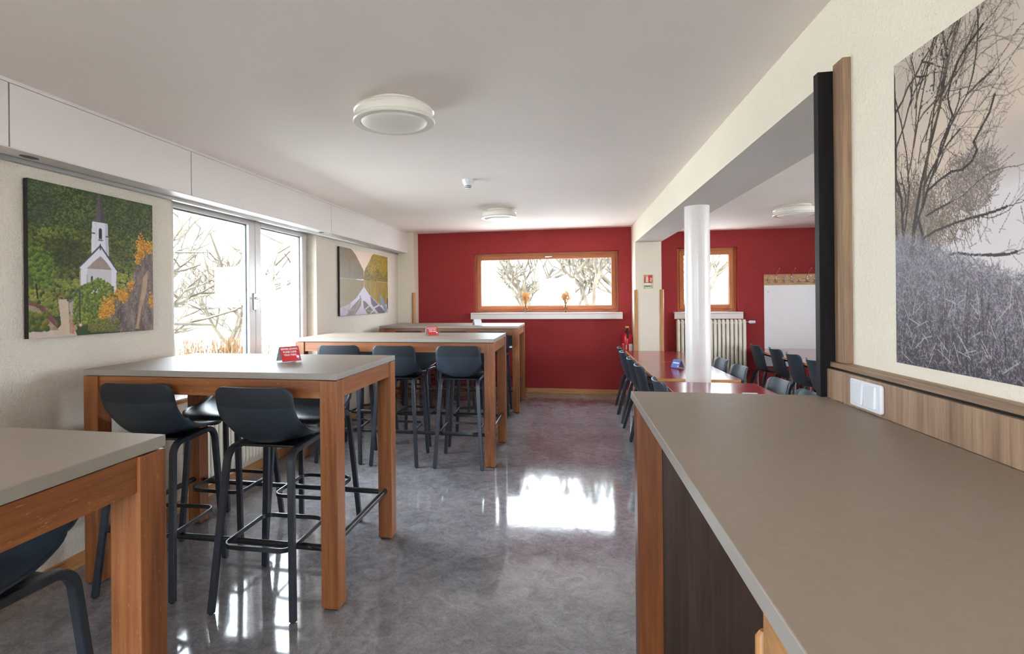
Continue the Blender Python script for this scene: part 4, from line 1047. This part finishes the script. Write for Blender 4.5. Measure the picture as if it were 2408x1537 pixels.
def winter():
    w, h = 620, 440; R_ = Raster(w, h); rs = np.random.RandomState(6); t = fbm(h, w, (4, 6), 3); t2 = fbm(h, w, (30, 40), 8, 3)
    v = R_.v; u = R_.u
    top = np.array(srgb(186, 178, 172)); midc = np.array(srgb(206, 192, 182)); low = np.array(srgb(214, 212, 222))
    k = np.clip(v / .38, 0, 1)[..., None]; k2 = np.clip((v - .38) / .25, 0, 1)[..., None]
    R_.a = (top * (1 - k) + midc * k) * (1 - k2) + low * k2
    R_.a *= (.97 + .06 * t)[..., None]
    # far hills, grey and hazy, and the far bank
    hs = lambda x: np.clip(x, 0, 1)[..., None]
    hm = (v > .36 - .20 * np.clip(u - .30, 0, 1) + .03 * (t - .5)) & (v < .56); kk = np.clip((u - .16) / .25, 0, 1)[..., None] * .8
    hc = np.array(srgb(168, 162, 164)); kk = kk * hs((v - (.36 - .20 * np.clip(u - .30, 0, 1) + .03 * (t - .5))) * 14 + .5) * .8; R_.a = R_.a * (1 - kk) + hc * kk
    sn = (v > .50 - .12 * np.clip(u - .25, 0, 1) + .02 * (t - .5)) & (u > .22); ks = hs((u - .10) / .2) * hs((v - (.50 - .12 * np.clip(u - .25, 0, 1) + .02 * (t - .5))) * 18 + .5); R_.a = R_.a * (1 - ks) + np.array(srgb(208, 206, 214)) * (.95 + .1 * t[..., None]) * ks
    for i in range(900):
        a = rs.rand() * 2 * PI; q = math.sqrt(rs.rand()); x = .285 + .07 * q * math.cos(a); y = .47 + .08 * q * math.sin(a)
        x2 = x + .018 * rs.randn(); y2 = y - .03 * rs.rand(); R_.strokes([(x, y, x2, y2, 1, [srgb(126, 116, 116), srgb(150, 140, 140), srgb(104, 96, 98)][rs.randint(3)])])
    for i in range(700):
        x = .45 + .55 * rs.rand(); y = .40 + .08 * rs.rand(); R_.strokes([(x, y, x + .01 * rs.randn(), y - .05 * rs.rand(), 1, [srgb(140, 134, 138), srgb(158, 152, 156)][rs.randint(2)])])
    # hazy undergrowth behind the trunks
    for i in range(3600):
        x = abs(rs.randn()) * .12; y = .60 - abs(rs.randn()) * .10 + .06 * rs.rand(); R_.strokes([(x, y, x + .016 * rs.randn(), y - .05 * rs.rand(), 1, [srgb(128, 114, 106), srgb(98, 86, 80), srgb(150, 138, 132), srgb(112, 100, 78)][rs.randint(4)])])
    segs = []
    def br(x, y, ang, L, wd, d, curl=.17):
        n = 5; col = np.array(srgb(50, 44, 42)) if rs.rand() < .75 else np.array(srgb(80, 72, 50))
        if wd < 1.2: col = col * .6 + np.array(srgb(150, 138, 132)) * .4
        for i in range(n):
            ang += rs.randn() * curl; x2 = x + math.cos(ang) * L / n * h / w; y2 = y - math.sin(ang) * L / n
            segs.append((x, y, x2, y2, max(.5, wd * (1 - .10 * i)), col)); x, y = x2, y2
            if d > 0 and rs.rand() < .62 and i > 0: br(x, y, ang + rs.choice((-1, 1)) * (.35 + .55 * rs.rand()), L * (.35 + .3 * rs.rand()), wd * .5, d - 1, .22)
        if d > 0 and wd > .8: br(x, y, ang + rs.randn() * .2, L * .55, wd * .6, d - 1)
    for (x, y, a, L, wd, d) in ((.010, .64, 1.57, .60, 8, 2), (.040, .66, 1.60, .34, 7, 2), (.072, .68, 1.52, .62, 7, 3), (.112, .64, 1.54, .14, 7, 0), (.115, .50, 1.20, .34, 5, 3), (.028, .64, 1.47, .55, 3, 3), (.083, .30, 1.0, .30, 3, 3), (.090, .18, 1.2, .22, 3, 3), (.092, .24, .7, .26, 2.5, 3), (.12, .44, .9, .28, 3, 3), (.055, .40, 1.2, .36, 3, 3), (.020, .62, 1.62, .60, 4, 3), (.060, .62, 1.40, .50, 4, 3), (.10, .36, 1.35, .30, 2.5, 3), (.13, .30, 1.1, .22, 2, 3), (.15, .42, .8, .22, 2, 3), (.20, .20, .8, .18, 2, 3), (.075, .14, 1.2, .14, 2, 3), (.16, .16, 1.3, .14, 2, 3)):
        br(x, y, a, L, wd, d)
    # the crooked bough reaching to the right
    pts = [(.118, .50), (.135, .455), (.175, .435), (.22, .42), (.255, .425), (.285, .41), (.30, .385), (.29, .36), (.305, .34), (.335, .30), (.35, .26)]
    for a, b in zip(pts[:-1], pts[1:]): segs.append((*a, *b, 3.2, srgb(44, 38, 36)))
    for q in (4, 6, 8): br(pts[q][0], pts[q][1], 1.0 + rs.randn() * .7, .10, 1.2, 2)
    pts = [(.165, .40), (.185, .33), (.21, .29), (.225, .26), (.215, .23), (.21, .20), (.225, .15), (.25, .11), (.28, .085), (.32, .06)]
    for a, b in zip(pts[:-1], pts[1:]): segs.append((*a, *b, 3.2, srgb(44, 38, 36))); br(b[0], b[1], 1.0 + rs.randn() * .8, .12, 1.2, 2)
    br(.115, .60, .35, .34, 3, 3); br(.20, .66, .3, .26, 3, 3); br(.13, .53, .15, .30, 2, 3)
    R_.strokes(segs)
    for i in range(60):
        x = .10 + .14 * rs.rand(); y = .02 + .2 * rs.rand(); R_.blob(x, y, .0035, srgb(56, 48, 46), rs)
    # frosted shrubs in front
    y0g = .575 + .42 * np.clip(u - .04, 0, .42) + .05 * (t2 - .5); dpt = np.clip((v - y0g) / (1 - y0g), 0, 1)
    gc = np.array(srgb(122, 118, 128)) * (1 - dpt[..., None]) ** 1.2 + np.array(srgb(44, 37, 38)) * (1 - (1 - dpt[..., None]) ** 1.2)
    gm = np.clip((v - y0g) * 30, 0, 1)[..., None]
    R_.a = R_.a * (1 - gm) + gc * (.7 + .6 * t2[..., None]) * gm
    sg_ = []
    for i in range(26000):
        x = rs.rand(); y0 = .575 + .42 * min(.42, max(0, x - .04)); y = y0 + (1.02 - y0) * rs.rand() ** .9
        f = min(1, max(0, (y - y0) / (1 - y0))); c = rs.rand()
        if c < .42 - .22 * f: col = srgb(142 + 26 * rs.rand(), 140 + 26 * rs.rand(), 158 + 24 * rs.rand())
        elif c < .72: col = np.array(srgb(112, 108, 120)) * (1 - .6 * f)
        else: col = np.array(srgb(74, 66, 68)) * (1 - .55 * f)
        L = .008 + .016 * rs.rand(); a = 1.57 + rs.randn() * .9; sg_.append((x, y, x + math.cos(a) * L, y - math.sin(a) * L * 1.2, .6, col))
    R_.strokes(sg_)
    sg_ = []
    for i in range(170):
        x = rs.rand(); y = .84 + .16 * rs.rand(); a = 1.57 + rs.randn() * .25; L = .05 + .08 * rs.rand(); sg_.append((x, y, x + math.cos(a) * L * .7, y - math.sin(a) * L, .9, srgb(56, 47, 44)))
    for i in range(90):
        x = rs.rand(); y = .80 + .2 * rs.rand(); a = rs.rand() * 3; L = .03 + .05 * rs.rand(); sg_.append((x, y, x + math.cos(a) * L * .7, y - math.sin(a) * L, 1, srgb(176, 172, 186)))
    R_.strokes(sg_); R_.a *= np.array((1.04, .98, .90)); return R_

def wall_picture(name, ras, y0, y1, z0, z1, label):
    t = thing(name, label, 'picture', (XL, (y0 + y1) / 2, z0)); hw = (y1 - y0) / 2; hh = z1 - z0
    MB().box(0.003, .0285, -hw, hw, 0, hh).build('black_edge', M['black'], t)
    print_mesh('print', ras, (.0295, -hw, hh), (0, 2 * hw, 0), (0, 0, -hh), M['print'], t)
wall_picture('church_picture', church(), 2.168, 2.970, 1.264, 2.060, 'canvas picture of a white church among green trees')
wall_picture('lake_picture', lake(), 5.80, 7.462, 1.264, 2.075, 'wide canvas picture of boats on a lake in autumn')
mu = thing('winter_mural', 'large winter mural of bare trees and frosted shrubs', 'mural', (xw(1.683) - .0005, 1.683, 1.2525), -.0022)
mw = 1.02
mo = print_mesh('print', winter(), (-.002, 0, .822), (0, -mw, 0), (0, 0, -.822), M['print'], mu)
MB().box(-.0015, -.0002, -mw, 0, 0, .822).build('backing_sheet', M['paper'], mu)
